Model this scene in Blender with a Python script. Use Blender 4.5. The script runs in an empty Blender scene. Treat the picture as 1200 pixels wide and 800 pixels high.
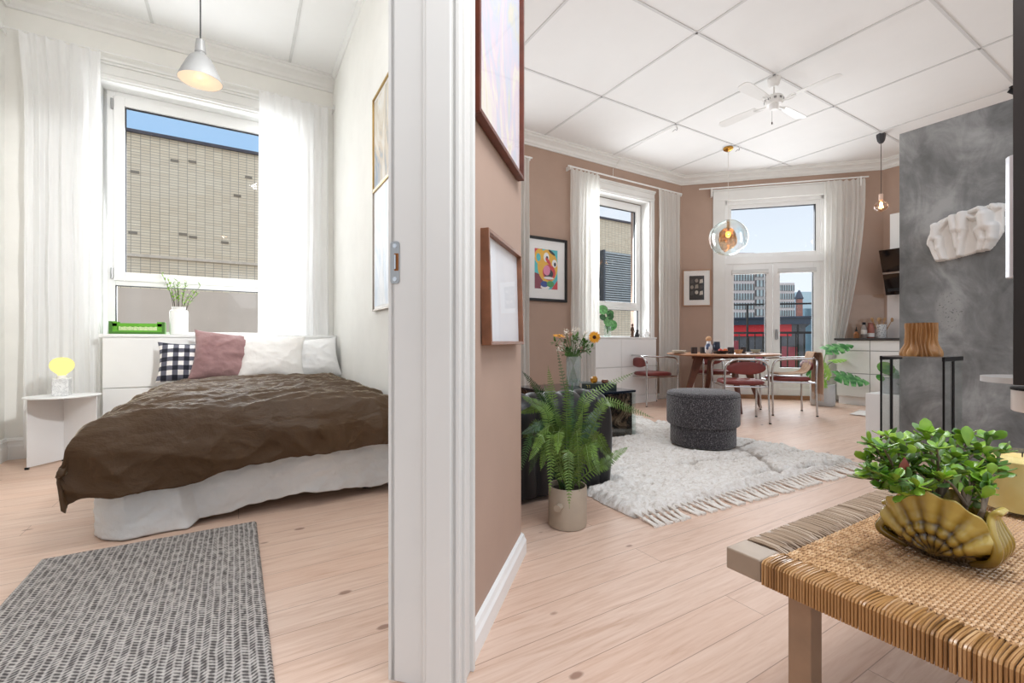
import bpy, bmesh, math, random
from mathutils import Vector, Matrix, noise
random.seed(7)
C = bpy.context.scene.collection
PI = math.pi
# ------------------------------------------------------------------ camera frame
CH = 0.90; FPX = 533.33; YAW = math.radians(31.0)
FW = (math.sin(YAW), math.cos(YAW)); RT = (math.cos(YAW), -math.sin(YAW))
def at(px, z):
    """ground position seen in photo column px at forward distance z"""
    t = (px-600)/FPX
    return ((FW[0]+RT[0]*t)*z, (FW[1]+RT[1]*t)*z)
def hz(py, z):
    return CH+(400-py)*z/FPX
def lin(c):
    c = c/255.0
    return c/12.92 if c <= 0.04045 else ((c+0.055)/1.055)**2.4
def rgb(r, g, b): return (lin(r), lin(g), lin(b), 1)

# ------------------------------------------------------------------ materials
def nmat(name):
    m = bpy.data.materials.new(name); m.use_nodes = True
    nt = m.node_tree; nt.nodes.clear()
    out = nt.nodes.new('ShaderNodeOutputMaterial')
    return m, nt, out
class N:
    """small node-tree helper"""
    def __init__(s, nt): s.nt = nt
    def n(s, t, ins=None, **kw):
        x = s.nt.nodes.new(t)
        for k, v in kw.items(): setattr(x, k, v)
        for k, v in (ins or {}).items():
            if hasattr(v, 'bl_idname') and 'Socket' in v.bl_idname: s.nt.links.new(v, x.inputs[k])
            elif isinstance(v, bpy.types.NodeSocket): s.nt.links.new(v, x.inputs[k])
            else: x.inputs[k].default_value = v
        return x
    def math(s, op, a, b=None, c=None):
        ins = {0: a}
        if b is not None: ins[1] = b
        if c is not None: ins[2] = c
        return s.n('ShaderNodeMath', ins, operation=op).outputs[0]
    def coord(s, scale=(1, 1, 1), rot=(0, 0, 0), loc=(0, 0, 0), kind='Object'):
        tc = s.n('ShaderNodeTexCoord')
        mp = s.n('ShaderNodeMapping', {'Vector': tc.outputs[kind], 'Scale': scale, 'Rotation': rot, 'Location': loc})
        return mp.outputs[0]
    def noise(s, vec, scale=5, detail=4, rough=.5, out='Fac', dist=0):
        return s.n('ShaderNodeTexNoise', {'Vector': vec, 'Scale': scale, 'Detail': detail, 'Roughness': rough, 'Distortion': dist}).outputs[out]
    def ramp(s, fac, stops, interp='LINEAR'):
        r = s.n('ShaderNodeValToRGB', {'Fac': fac}); cr = r.color_ramp; cr.interpolation = interp
        while len(cr.elements) < len(stops): cr.elements.new(0.5)
        for e, (p, c) in zip(cr.elements, stops):
            e.position = p; e.color = c if len(c) == 4 else (*c, 1)
        return r.outputs[0]
    def mix(s, fac, a, b, blend='MIX'):
        return s.n('ShaderNodeMix', {0: fac, 6: a, 7: b}, data_type='RGBA', blend_type=blend).outputs[2]
    def bump(s, h, strength=.3, dist=.01):
        return s.n('ShaderNodeBump', {'Height': h, 'Strength': strength, 'Distance': dist}).outputs[0]
    def bsdf(s, col, rough=.5, metal=0, normal=None, **kw):
        ins = {'Base Color': col, 'Roughness': rough, 'Metallic': metal}
        if normal is not None: ins['Normal'] = normal
        ins.update(kw)
        return s.n('ShaderNodeBsdfPrincipled', ins).outputs[0]
def fin(nt, out, sh): nt.links.new(sh, out.inputs['Surface'])

def M(name, col, rough=.5, metal=0, var=.06, vscale=6, bump=0, bscale=120, bdist=.002, detail=4, **kw):
    m, nt, out = nmat(name); s = N(nt)
    v = s.coord()
    n = s.noise(v, vscale, detail)
    dark = tuple(c*(1-var) for c in col[:3])+(1,); lite = tuple(min(1, c*(1+var)) for c in col[:3])+(1,)
    c = s.ramp(n, [(.3, dark), (.7, lite)])
    nor = s.bump(s.noise(v, bscale, 3), bump, bdist) if bump else None
    fin(nt, out, s.bsdf(c, rough, metal, nor, **kw)); return m
def Mcloth(name, c1, c2, rough=.9, wrinkle=.35, wscale=9, sheen=.2, weave=900, stretch=(1, 1, 1)):
    m, nt, out = nmat(name); s = N(nt)
    v = s.coord(scale=stretch)
    n = s.noise(v, wscale, 6, .6, dist=.6)
    c = s.mix(s.ramp(s.noise(v, 4, 4), [(.35, (0, 0, 0)), (.65, (1, 1, 1))]), c1, c2)
    w = s.noise(s.coord(), weave, 2)
    h = s.math('ADD', n, s.math('MULTIPLY', w, .06))
    nor = s.bump(h, wrinkle, .03)
    b = s.bsdf(c, rough, 0, nor, **{'Sheen Weight': sheen, 'Sheen Roughness': .4})
    fin(nt, out, b); return m
def Msheer(name, col, transp=.25, transl=.5):
    m, nt, out = nmat(name); s = N(nt)
    v = s.coord(scale=(1, 1, .15))
    k = s.ramp(s.noise(v, 14, 4), [(.3, tuple(c*.98 for c in col[:3])), (.7, col)])
    d = s.n('ShaderNodeBsdfDiffuse', {'Color': k}).outputs[0]
    t = s.n('ShaderNodeBsdfTranslucent', {'Color': k}).outputs[0]
    a = s.n('ShaderNodeMixShader', {0: transl, 1: d, 2: t}).outputs[0]
    tr = s.n('ShaderNodeBsdfTransparent').outputs[0]
    fin(nt, out, s.n('ShaderNodeMixShader', {0: transp, 1: a, 2: tr}).outputs[0]); return m
def Mglass(name, tint=(1, 1, 1, 1), refl=.5, base=.04):
    m, nt, out = nmat(name); s = N(nt)
    lw = s.n('ShaderNodeLayerWeight', {'Blend': .5}).outputs['Facing']
    f = s.math('ADD', s.math('MULTIPLY', s.math('POWER', lw, 3.0), refl), base)
    tr = s.n('ShaderNodeBsdfTransparent', {'Color': tint}).outputs[0]
    g = s.n('ShaderNodeBsdfGlossy', {'Color': (1, 1, 1, 1), 'Roughness': .02}).outputs[0]
    fin(nt, out, s.n('ShaderNodeMixShader', {0: f, 1: tr, 2: g}).outputs[0]); return m
def Memit(name, col, strength):
    m, nt, out = nmat(name); s = N(nt)
    fin(nt, out, s.n('ShaderNodeEmission', {'Color': col, 'Strength': strength}).outputs[0]); return m

# floor boards run along X
def make_floor():
    m, nt, out = nmat('pine_boards'); s = N(nt)
    v = s.coord()
    br = s.n('ShaderNodeTexBrick', {'Vector': v, 'Color1': (0, 0, 0, 1), 'Color2': (1, 1, 1, 1), 'Mortar': (.5, .5, .5, 1), 'Scale': 1.0,
             'Mortar Size': .0016, 'Mortar Smooth': .3, 'Bias': 0, 'Brick Width': 2.35, 'Row Height': .142}, offset=.37, offset_frequency=3)
    tone = br.outputs['Color']; gap = br.outputs['Fac']
    sh = s.n('ShaderNodeVectorMath', {0: v, 1: s.n('ShaderNodeCombineXYZ', {'X': s.math('MULTIPLY', tone, 7.0)}).outputs[0]}, operation='ADD').outputs[0]
    st = s.n('ShaderNodeMapping', {'Vector': sh, 'Scale': (1.0, 14, 1)}).outputs[0]
    grain = s.noise(st, 3.2, 6, .6, dist=1.2)
    col = s.ramp(grain, [(.25, rgb(190, 154, 131)), (.5, rgb(214, 186, 167)), (.78, rgb(228, 206, 190))])
    col = s.mix(s.math('MULTIPLY', tone, .28), col, rgb(202, 156, 126))
    blotch = s.ramp(s.noise(s.coord(scale=(.6, 2.2, 1)), 1.6, 3), [(.35, (0, 0, 0)), (.7, (1, 1, 1))])
    col = s.mix(s.math('MULTIPLY', blotch, .25), col, rgb(232, 202, 182))
    kv = s.n('ShaderNodeMapping', {'Vector': v, 'Scale': (1, 1.9, 1)}).outputs[0]
    vo = s.n('ShaderNodeTexVoronoi', {'Vector': kv, 'Scale': 3.4, 'Randomness': 1.0}).outputs['Distance']
    kd = s.math('ADD', vo, s.math('MULTIPLY', s.noise(v, 40, 2), .025))
    knot = s.ramp(kd, [(.070, (1, 1, 1)), (.105, (0, 0, 0))])
    col = s.mix(s.math('MULTIPLY', knot, .68), col, rgb(116, 74, 52))
    col = s.mix(s.math('MULTIPLY', gap, .55), col, rgb(112, 74, 54))
    ro = s.math('ADD', .36, s.math('MULTIPLY', grain, .22))
    nor = s.bump(s.math('SUBTRACT', s.math('MULTIPLY', grain, .25), gap), .25, .004)
    fin(nt, out, s.bsdf(col, ro, 0, nor)); return m
FLOOR = make_floor()
def plaster(name, col, var=.035, b=.12, scale=3):
    m, nt, out = nmat(name); s = N(nt); v = s.coord()
    n = s.noise(v, scale, 5, .6)
    c = s.ramp(n, [(.3, tuple(x*(1-var) for x in col[:3])), (.7, tuple(min(1, x*(1+var)) for x in col[:3]))])
    fin(nt, out, s.bsdf(c, .75, 0, s.bump(s.noise(v, 160, 3), b, .002))); return m
PINK = plaster('rose_beige_paint', rgb(178, 152, 136))
CREAM = plaster('cream_paint', rgb(238, 237, 232))
CEIL = plaster('ceiling_white', rgb(238, 238, 237), .012, .08)
WHITE = M('white_gloss_paint', rgb(238, 238, 236), .35, var=.015)
TRIMW = M('trim_paint', rgb(232, 232, 229), .4, var=.02)
JAMB = M('door_frame_paint', rgb(222, 221, 217), .38, var=.03, vscale=2)
GROOVE = M('shadow_gap', rgb(150, 150, 150), .8)
def concrete():
    m, nt, out = nmat('grey_microcement'); s = N(nt); v = s.coord()
    a = s.noise(v, 1.8, 8, .62, dist=.5); b = s.noise(s.coord(scale=(1, 1.4, .8), rot=(.7, 0, 0)), 4, 7, .62, dist=1.0)
    k = s.math('ADD', s.math('MULTIPLY', a, .6), s.math('MULTIPLY', b, .4))
    c = s.ramp(k, [(.36, rgb(92, 94, 94)), (.5, rgb(128, 130, 130)), (.63, rgb(170, 172, 172))])
    sp = s.n('ShaderNodeSeparateXYZ', {0: v}); py = s.math('DIVIDE', s.math('SUBTRACT', sp.outputs['Y'], 1.20), .085); pz = s.math('DIVIDE', s.math('SUBTRACT', sp.outputs['Z'], 1.13), .17)
    el = s.math('ADD', s.math('ADD', s.math('MULTIPLY', py, py), s.math('MULTIPLY', pz, pz)), s.math('MULTIPLY', s.math('SUBTRACT', a, .5), 2.0))
    patch = s.ramp(el, [(.55, (1, 1, 1)), (1.0, (0, 0, 0))])
    c = s.mix(s.math('MULTIPLY', patch, .55), c, rgb(170, 171, 170))
    pit = s.ramp(s.noise(v, 58, 3, .7), [(.60, (0, 0, 0)), (.64, (1, 1, 1))])
    c = s.mix(s.math('MULTIPLY', s.math('MULTIPLY', pit, patch), .8), c, rgb(70, 71, 72))
    fin(nt, out, s.bsdf(c, .55, 0, s.bump(b, .15, .004))); return m
CONC = concrete()
BLACKM = M('black_metal', rgb(26, 26, 28), .35, .6, var=.1)
CHROME = M('chrome_steel', rgb(205, 205, 205), .16, 1.0, var=.03)
STEEL = M('brushed_steel', rgb(170, 170, 170), .32, 1.0, var=.05)
GLASS = Mglass('window_glass', (1, 1, 1, 1), .18, .015)
CLEAR = Mglass('clear_glass', (.93, .96, .95, 1), .5, .05)
DARKIN = M('dark_gasket', rgb(50, 52, 58), .6)
# ------------------------------------------------------------------ mesh builder
class MB:
    def __init__(s): s.v = []; s.f = []
    def add(s, vs, fs):
        o = len(s.v); s.v += [tuple(p) for p in vs]; s.f += [tuple(i+o for i in q) for q in fs]; return s
    def box(s, x0, x1, y0, y1, z0, z1):
        vs = [(x, y, z) for z in (z0, z1) for x, y in ((x0, y0), (x1, y0), (x1, y1), (x0, y1))]
        return s.add(vs, [(3, 2, 1, 0), (4, 5, 6, 7), (0, 1, 5, 4), (1, 2, 6, 5), (2, 3, 7, 6), (3, 0, 4, 7)])
    def obox(s, c, ux, hx, hy, z0, z1):
        """box at c=(x,y), half sizes hx along the 2D unit ux and hy across it"""
        uy = (-ux[1], ux[0])
        P = [(c[0]+a*hx*ux[0]+b*hy*uy[0], c[1]+a*hx*ux[1]+b*hy*uy[1]) for a, b in ((-1, -1), (1, -1), (1, 1), (-1, 1))]
        return s.prism(P, z0, z1)
    def prism(s, P, z0, z1):
        ar = sum(P[i][0]*P[(i+1) % len(P)][1]-P[(i+1) % len(P)][0]*P[i][1] for i in range(len(P)))
        if ar < 0: P = P[::-1]
        n = len(P)
        vs = [(x, y, z0) for x, y in P]+[(x, y, z1) for x, y in P]
        return s.add(vs, [tuple(range(n-1, -1, -1)), tuple(range(n, 2*n))]+[(i, (i+1) % n, n+(i+1) % n, n+i) for i in range(n)])
    def lathe(s, prof, n=32, c=(0, 0, 0), sq=None):
        """profile of (r,z); sq(theta) scales the radius"""
        vs = []
        for r, z in prof:
            for i in range(n):
                a = 2*PI*i/n; k = r*(sq(a) if sq else 1)
                vs.append((c[0]+k*math.cos(a), c[1]+k*math.sin(a), c[2]+z))
        fs = []
        for j in range(len(prof)-1):
            for i in range(n):
                fs.append((j*n+i, j*n+(i+1) % n, (j+1)*n+(i+1) % n, (j+1)*n+i))
        if prof[0][0] > 1e-5: fs.append(tuple(range(n-1, -1, -1)))
        if prof[-1][0] > 1e-5: fs.append(tuple((len(prof)-1)*n+i for i in range(n)))
        return s.add(vs, fs)
    def tube(s, path, r, n=8, closed=False, caps=True, flat=1.0):
        P = [Vector(p) for p in path]; m = len(P)
        rs = r if isinstance(r, (list, tuple)) else [r]*m
        T = []
        for i in range(m):
            a = P[i-1] if (i > 0 or closed) else P[i]; b = P[(i+1) % m] if (i < m-1 or closed) else P[i]
            d = b-a; T.append(d.normalized() if d.length > 1e-9 else Vector((0, 0, 1)))
        up = Vector((0, 0, 1)) if abs(T[0].z) < .9 else Vector((1, 0, 0))
        nx = (up-T[0]*up.dot(T[0])).normalized(); vs = []
        for i in range(m):
            nx = nx-T[i]*nx.dot(T[i]); nx = nx.normalized() if nx.length > 1e-6 else T[i].orthogonal().normalized()
            ny = T[i].cross(nx)
            for k in range(n):
                a = 2*PI*k/n
                vs.append(P[i]+(nx*math.cos(a)*flat+ny*math.sin(a))*rs[i])
        fs = []
        for i in range(m if closed else m-1):
            j = (i+1) % m
            for k in range(n):
                fs.append((i*n+k, i*n+(k+1) % n, j*n+(k+1) % n, j*n+k))
        if caps and not closed:
            fs.append(tuple(range(n-1, -1, -1))); fs.append(tuple((m-1)*n+k for k in range(n)))
        return s.add(vs, fs)
    def sheet(s, fn, nu, nv, keep=None):
        o = len(s.v)
        for j in range(nv+1):
            for i in range(nu+1): s.v.append(tuple(fn(i/nu, j/nv)))
        for j in range(nv):
            for i in range(nu):
                if keep and not keep((i+.5)/nu, (j+.5)/nv): continue
                a = o+j*(nu+1)+i
                s.f.append((a, a+1, a+nu+2, a+nu+1))
        return s
    def ell(s, c, r, n=16, m=10):
        if not isinstance(r, (tuple, list)): r = (r, r, r)
        vs = [(c[0], c[1], c[2]-r[2])]
        for j in range(1, m):
            b = -PI/2+PI*j/m
            for i in range(n):
                a = 2*PI*i/n
                vs.append((c[0]+r[0]*math.cos(a)*math.cos(b), c[1]+r[1]*math.sin(a)*math.cos(b), c[2]+r[2]*math.sin(b)))
        vs.append((c[0], c[1], c[2]+r[2])); L = len(vs)-1
        fs = [(0, 1+(i+1) % n, 1+i) for i in range(n)]
        for j in range(m-2):
            for i in range(n):
                fs.append((1+j*n+i, 1+j*n+(i+1) % n, 1+(j+1)*n+(i+1) % n, 1+(j+1)*n+i))
        fs += [(L, 1+(m-2)*n+i, 1+(m-2)*n+(i+1) % n) for i in range(n)]
        return s.add(vs, fs)
    def build(s, name, mat, parent=None, smooth=True, ang=40, bevel=0, seg=2, solid=0, sub=0, off=0):
        me = bpy.data.meshes.new(name); me.from_pydata(s.v, [], s.f); me.validate(); me.update()
        if smooth:
            me.shade_smooth()
            if ang < 180: me.set_sharp_from_angle(angle=math.radians(ang))
        for mm in (mat if isinstance(mat, (list, tuple)) else [mat]): me.materials.append(mm)
        o = bpy.data.objects.new(name, me); C.objects.link(o)
        if parent is not None: o.parent = parent
        if solid:
            d = o.modifiers.new('s', 'SOLIDIFY'); d.thickness = solid; d.offset = off
        if bevel:
            d = o.modifiers.new('b', 'BEVEL'); d.width = bevel; d.segments = seg; d.limit_method = 'ANGLE'; d.angle_limit = math.radians(35)
        if sub:
            d = o.modifiers.new('u', 'SUBSURF'); d.levels = sub; d.render_levels = sub
        return o
def thing(name, label, cat, loc=(0, 0, 0), rz=0, group=None):
    o = bpy.data.objects.new(name, None); C.objects.link(o)
    o.empty_display_size = .1; o.location = loc; o.rotation_euler = (0, 0, rz); o['label'] = label; o['category'] = cat
    if group: o['group'] = group
    return o
def tag(o, label, cat, group=None, loc=None, rz=None):
    o['label'] = label; o['category'] = cat
    if group: o['group'] = group
    if loc is not None: o.location = loc
    if rz is not None: o.rotation_euler = (0, 0, rz)
    return o
def struct(o, label=None):
    o['kind'] = 'structure'
    if label: o['label'] = label
    return o
def dup(root, loc, rz, label=None):
    r = root.copy(); C.objects.link(r); r.location = loc; r.rotation_euler = (0, 0, rz)
    if label: r['label'] = label
    for ch in list(root.children):
        c = ch.copy(); C.objects.link(c); c.parent = r
        for g in list(ch.children):
            d = g.copy(); C.objects.link(d); d.parent = c
    return r
def smooth_path(pts, n=6):
    """Catmull-Rom through pts"""
    P = [Vector(p) for p in pts]; out = []
    for i in range(len(P)-1):
        p0 = P[max(i-1, 0)]; p1 = P[i]; p2 = P[i+1]; p3 = P[min(i+2, len(P)-1)]
        for k in range(n):
            t = k/n
            out.append(.5*((2*p1)+(p2-p0)*t+(2*p0-5*p1+4*p2-p3)*t*t+(3*p1-p0-3*p2+p3)*t**3))
    out.append(P[-1]); return out
def fbm(x, y, z=0, o=4): return noise.fractal(Vector((x, y, z)), 1.0, 2.0, o)
SKY, SUN, LIV, BED, HALL, HALLC, BEDC, BEDF, DAY, EXPO = 0.80, 0.0, 13.5, 3.0, 6.0, 21.0, 10.0, 95.0, 21.0, 1.0
# ================================================================== THE SETTING
CZ = 3.57; COR = 3.443           # ceiling, underside of the cornice
YW = 4.95                        # inner face of the window facade
XL, XB = -1.523, 0.83            # bedroom side walls
XLV = 1.03                       # living room left wall
CA, CB = (6.20, 4.95), (8.20, 2.95)   # the corner wall with the balcony door
S2 = math.sqrt(.5)
# floor
fl = MB().prism([(-1.7, -.9), (8.5, -.9), (8.5, 2.9), (6.25, 5.15), (-1.7, 5.15)], -.12, 0).build('floor', FLOOR, smooth=False); struct(fl, 'pale pinkish pine board floor')
# facade walls with window openings
def wall_x(mb, x0, x1, y0, y1, z0, z1, holes):
    xs = sorted(set([x0, x1]+[h[0] for h in holes]+[h[1] for h in holes]))
    for a, b in zip(xs, xs[1:]):
        hh = [h for h in holes if h[0] <= a+1e-6 and h[1] >= b-1e-6]
        if not hh: mb.box(a, b, y0, y1, z0, z1)
        else:
            h = hh[0]; mb.box(a, b, y0, y1, z0, h[2]); mb.box(a, b, y0, y1, h[3], z1)
W1 = (-1.00, .56, .93, 3.09); W3 = (1.70, 2.85, .93, 3.07); W2 = (4.12, 5.47, .93, 3.07)
mb = MB(); wall_x(mb, XL-.15, .93, YW, 5.35, 0, CZ, [W1]); struct(mb.build('wall_bedroom_window', CREAM, smooth=False))
mb = MB(); wall_x(mb, .93, 6.32, YW, 5.35, 0, CZ, [W3, W2]); struct(mb.build('wall_living_window', PINK, smooth=False))
struct(MB().box(XL-.15, XL, .9, YW, 0, CZ).build('wall_bedroom_left', CREAM, smooth=False))
struct(MB().box(XB, .93, 1.66, YW, 0, CZ).build('wall_bedroom_right', CREAM, smooth=False))
struct(MB().box(.93, XLV, 1.66, YW, 0, CZ).build('wall_living_left', PINK, smooth=False))
# the diagonal hall wall that ends at the bedroom door
D = (S2, S2); NB = (-S2, S2)                      # along the wall / towards the bedroom
E1 = (.470, 1.080); TH = .163
def hp(a, b, base=E1): return (base[0]+D[0]*a+NB[0]*b, base[1]+D[1]*a+NB[1]*b)
struct(MB().prism([hp(-.90, 0), hp(-.90, TH), hp(-2.75, TH), hp(-2.75, 0)], 0, CZ).build('wall_hall_left', PINK, smooth=False))
struct(MB().prism([hp(-.90, 0), hp(-.90, TH), hp(.03, TH), hp(.03, 0)], 2.2, CZ).build('wall_hall_lintel', PINK, smooth=False))
struct(MB().prism([hp(.03, 0), (XLV, XLV+.61), (XLV, 1.66), (.93, 1.66), (.83, 1.67), hp(.03, TH)], 0, CZ).build('wall_hall', PINK, smooth=False))
# balcony wall: along s from CA
SD = (S2, -S2); SN = (S2, S2)
def bp(s_, o=0): return (CA[0]+SD[0]*s_+SN[0]*o, CA[1]+SD[1]*s_+SN[1]*o)
BS0, BS1, BZ = .55, 2.18, 3.20
mb = MB()
for a, b, z0, z1 in ((-.05, BS0, 0, CZ), (BS1, 2.88, 0, CZ), (BS0, BS1, BZ, CZ)):
    mb.prism([bp(a), bp(b), bp(b, .32), bp(a, .32)], z0, z1)
struct(mb.build('wall_balcony', PINK, smooth=False))
struct(MB().box(8.20, 8.40, -.9, 2.95, 0, CZ).build('wall_kitchen', PINK, smooth=False))
struct(MB().box(4.43, 4.75, -.6, 1.49, 0, 2.52).build('wall_fireplace', CONC, smooth=False), 'grey microcement chimney wall ending below the ceiling')
struct(MB().prism([at(1204, 1.45), at(1204, 1.62), at(1400, 1.70), at(1400, 1.45)], 0, CZ).build('wall_hall_right', PINK, smooth=False))
# ceiling
cz = MB().prism([(-1.7, 2.45), (1.2, .75), (8.5, .75), (8.5, 2.9), (6.25, 5.15), (-1.7, 5.15)], CZ, CZ+.1).build('ceiling', CEIL, smooth=False); struct(cz)
# panel joints of the ceiling: shallow battens
def batten(mb, p, q, w=.022, h=.007):
    d = Vector((q[0]-p[0], q[1]-p[1])); L = d.length; d /= L
    mb.obox(((p[0]+q[0])/2, (p[1]+q[1])/2), (d.x, d.y), L/2, w/2, CZ-h, CZ)
mb = MB()
GX = [2.20+1.195*k for k in range(6)]; GY = [1.36, 2.55, 3.75]
for y in GY: batten(mb, (XLV, y), (min(8.2, 11.15-y), y))
for x in GX: batten(mb, (x, .8), (x, min(YW, 11.15-x)))
struct(mb.build('trim_1', M('ceiling_joint', rgb(214, 214, 214), .7), smooth=False), 'panel joints of the living room ceiling')
mb = MB()
for x in (-.62, .42): batten(mb, (x, 2.5), (x, YW-.1))
struct(mb.build('trim_2', M('ceiling_joint_pale', rgb(214, 214, 212), .7), smooth=False))
# cornices: profile (out from wall, down from ceiling)
PROF = [(0, .127), (.018, .127), (.022, .112), (.04, .10), (.05, .075), (.085, .052), (.105, .045), (.11, .022), (.128, .018), (.13, 0), (0, 0)]
def sweep(name, pts, inward, mat, prof=PROF, top=CZ, sgn=-1):
    """pts: 2D polyline; inward: the side (left of travel=+1) facing the room"""
    mb = MB(); n = len(prof); rows = []
    for i, p in enumerate(pts):
        p = Vector(p); ds = []
        if i > 0: ds.append((p-Vector(pts[i-1])).normalized())
        if i < len(pts)-1: ds.append((Vector(pts[i+1])-p).normalized())
        ns = [Vector((-d.y, d.x))*inward for d in ds]
        if len(ns) == 2:
            b = (ns[0]+ns[1]).normalized(); b /= b.dot(ns[0])
        else: b = ns[0]
        rows.append([(p.x+b.x*o, p.y+b.y*o, top+sgn*dz) for o, dz in prof])
    vs = [q for r in rows for q in r]; fs = []
    for i in range(len(rows)-1):
        for k in range(n):
            fs.append((i*n+k, i*n+(k+1) % n, (i+1)*n+(k+1) % n, (i+1)*n+k))
    fs += [tuple(range(n)), tuple(reversed([(len(rows)-1)*n+k for k in range(n)]))]
    o = mb.add(vs, fs).build(name, mat, smooth=False)
    bm = bmesh.new(); bm.from_mesh(o.data); bmesh.ops.recalc_face_normals(bm, faces=bm.faces); bm.to_mesh(o.data); bm.free()
    return struct(o)
sweep('trim_3', [(XB, 4.9499), (XL, 4.9499), (XL, 2.2)], 1, TRIMW)
SMALL = [(0, .045), (.012, .045), (.03, .02), (.034, 0), (0, 0)]
sweep('trim_4', [(XB, 2.2), (XB, YW-.13)], 1, TRIMW, SMALL)
sweep('trim_5', [(XLV, 1.7), (XLV, YW)], -1, TRIMW)
sweep('trim_6', [(XLV, YW), CA, CB, (8.2, -.6)], -1, TRIMW)
# baseboards
BP = [(0, 0), (.022, 0), (.022, .055), (.016, .066), (.012, .080), (0, .084)]
sweep('baseboard_hall', [hp(.095, 0), (XLV, XLV+.61), (XLV, 2.0)], -1, WHITE, BP, 0, 1)
BB = [(0, 0), (.022, 0), (.022, .10), (.016, .112), (.016, .135), (.022, .142), (.014, .16), (0, .165)]
sweep('baseboard_bedroom', [(XB, 2.1), (XB, YW), (XL, YW), (XL, 2.0)], 1, WHITE, BB, 0, 1)
sweep('baseboard_living', [(XLV, 2.3), (XLV, YW), CA, bp(.50)], -1, WHITE, BP, 0, 1)
# ---------------------------------------------------------------- bedroom door frame (door_1)
dr = thing('door_1', 'white painted door frame between bedroom and hall', 'door frame', (0, 0, 0)); struct(dr)
del dr['category']
mb = MB()
mb.prism([hp(0, -.012), hp(.03, -.012), hp(.03, TH+.012), hp(0, TH+.012)], 0, 2.12)        # lining
mb.prism([hp(-.014, .0), hp(0, .0), hp(0, .068), hp(-.014, .068)], 0, 2.12)             # stop on the hall side
mb.prism([hp(-.010, .068), hp(0, .068), hp(0, .078), hp(-.010, .078)], 0, 2.12)
jb = mb.build('jamb', JAMB, dr, smooth=False, bevel=.002)
mb = MB()
for a0, a1, o in ((.0, .022, .020), (.022, .034, .028), (.034, .080, .021), (.080, .094, .031), (.094, .100, .022)):
    mb.prism([hp(a0, -.0), hp(a1, -.0), hp(a1, -o), hp(a0, -o)], 0, 2.2)
mb.build('casing', JAMB, dr, smooth=False, bevel=.0025)
mb = MB()
for a0, a1, o in ((.0, .08, .018), (.08, .1, .026)):
    mb.prism([hp(a0, TH), hp(a1, TH), hp(a1, TH+o), hp(a0, TH+o)], 0, 2.2)
mb.build('rear_casing', JAMB, dr, smooth=False)
# strike plate on the jamb near its bedroom edge
mb = MB(); zc = 1.109
def face(b, z, out=.0): p = hp(-out, b); return (p[0], p[1], z)
def rrect(b0, b1, z0, z1, r, n=5):
    pts = []
    for (cb, cz_, a0) in ((b1-r, z1-r, 0), (b0+r, z1-r, 90), (b0+r, z0+r, 180), (b1-r, z0+r, 270)):
        for k in range(n+1):
            a = math.radians(a0+90*k/n); pts.append((cb+r*math.cos(a), cz_+r*math.sin(a)))
    return pts
def plate(P, o0, o1, mbx):
    n = len(P); vs = [face(b, z, o0) for b, z in P]+[face(b, z, o1) for b, z in P]
    mbx.add(vs, [tuple(range(n)), tuple(range(2*n-1, n-1, -1))]+[(i, n+i, n+(i+1) % n, (i+1) % n) for i in range(n)])
plate(rrect(.148, .174, zc-.056, zc+.056, .008), .0, .0025, mb)
sp = mb.build('strike_plate', STEEL, dr, smooth=False)
mb = MB(); plate(rrect(.150, .163, zc-.022, zc+.024, .002), .0025, .0029, mb); mb.build('latch_hole', M('raw_wood_recess', rgb(140, 84, 34), .7), sp, smooth=False)
for dz in (-.044, .044):
    mb = MB(); plate([(.161+.006*math.cos(a*PI/6), zc+dz+.006*math.sin(a*PI/6)) for a in range(12)], .0025, .0036, mb); mb.build('screw', CHROME, sp, smooth=False)
mb = MB(); plate(rrect(.157, .161, zc-.018, zc+.02, .001), .0029, .006, mb); mb.build('spring_latch', CHROME, sp, smooth=False)

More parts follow.
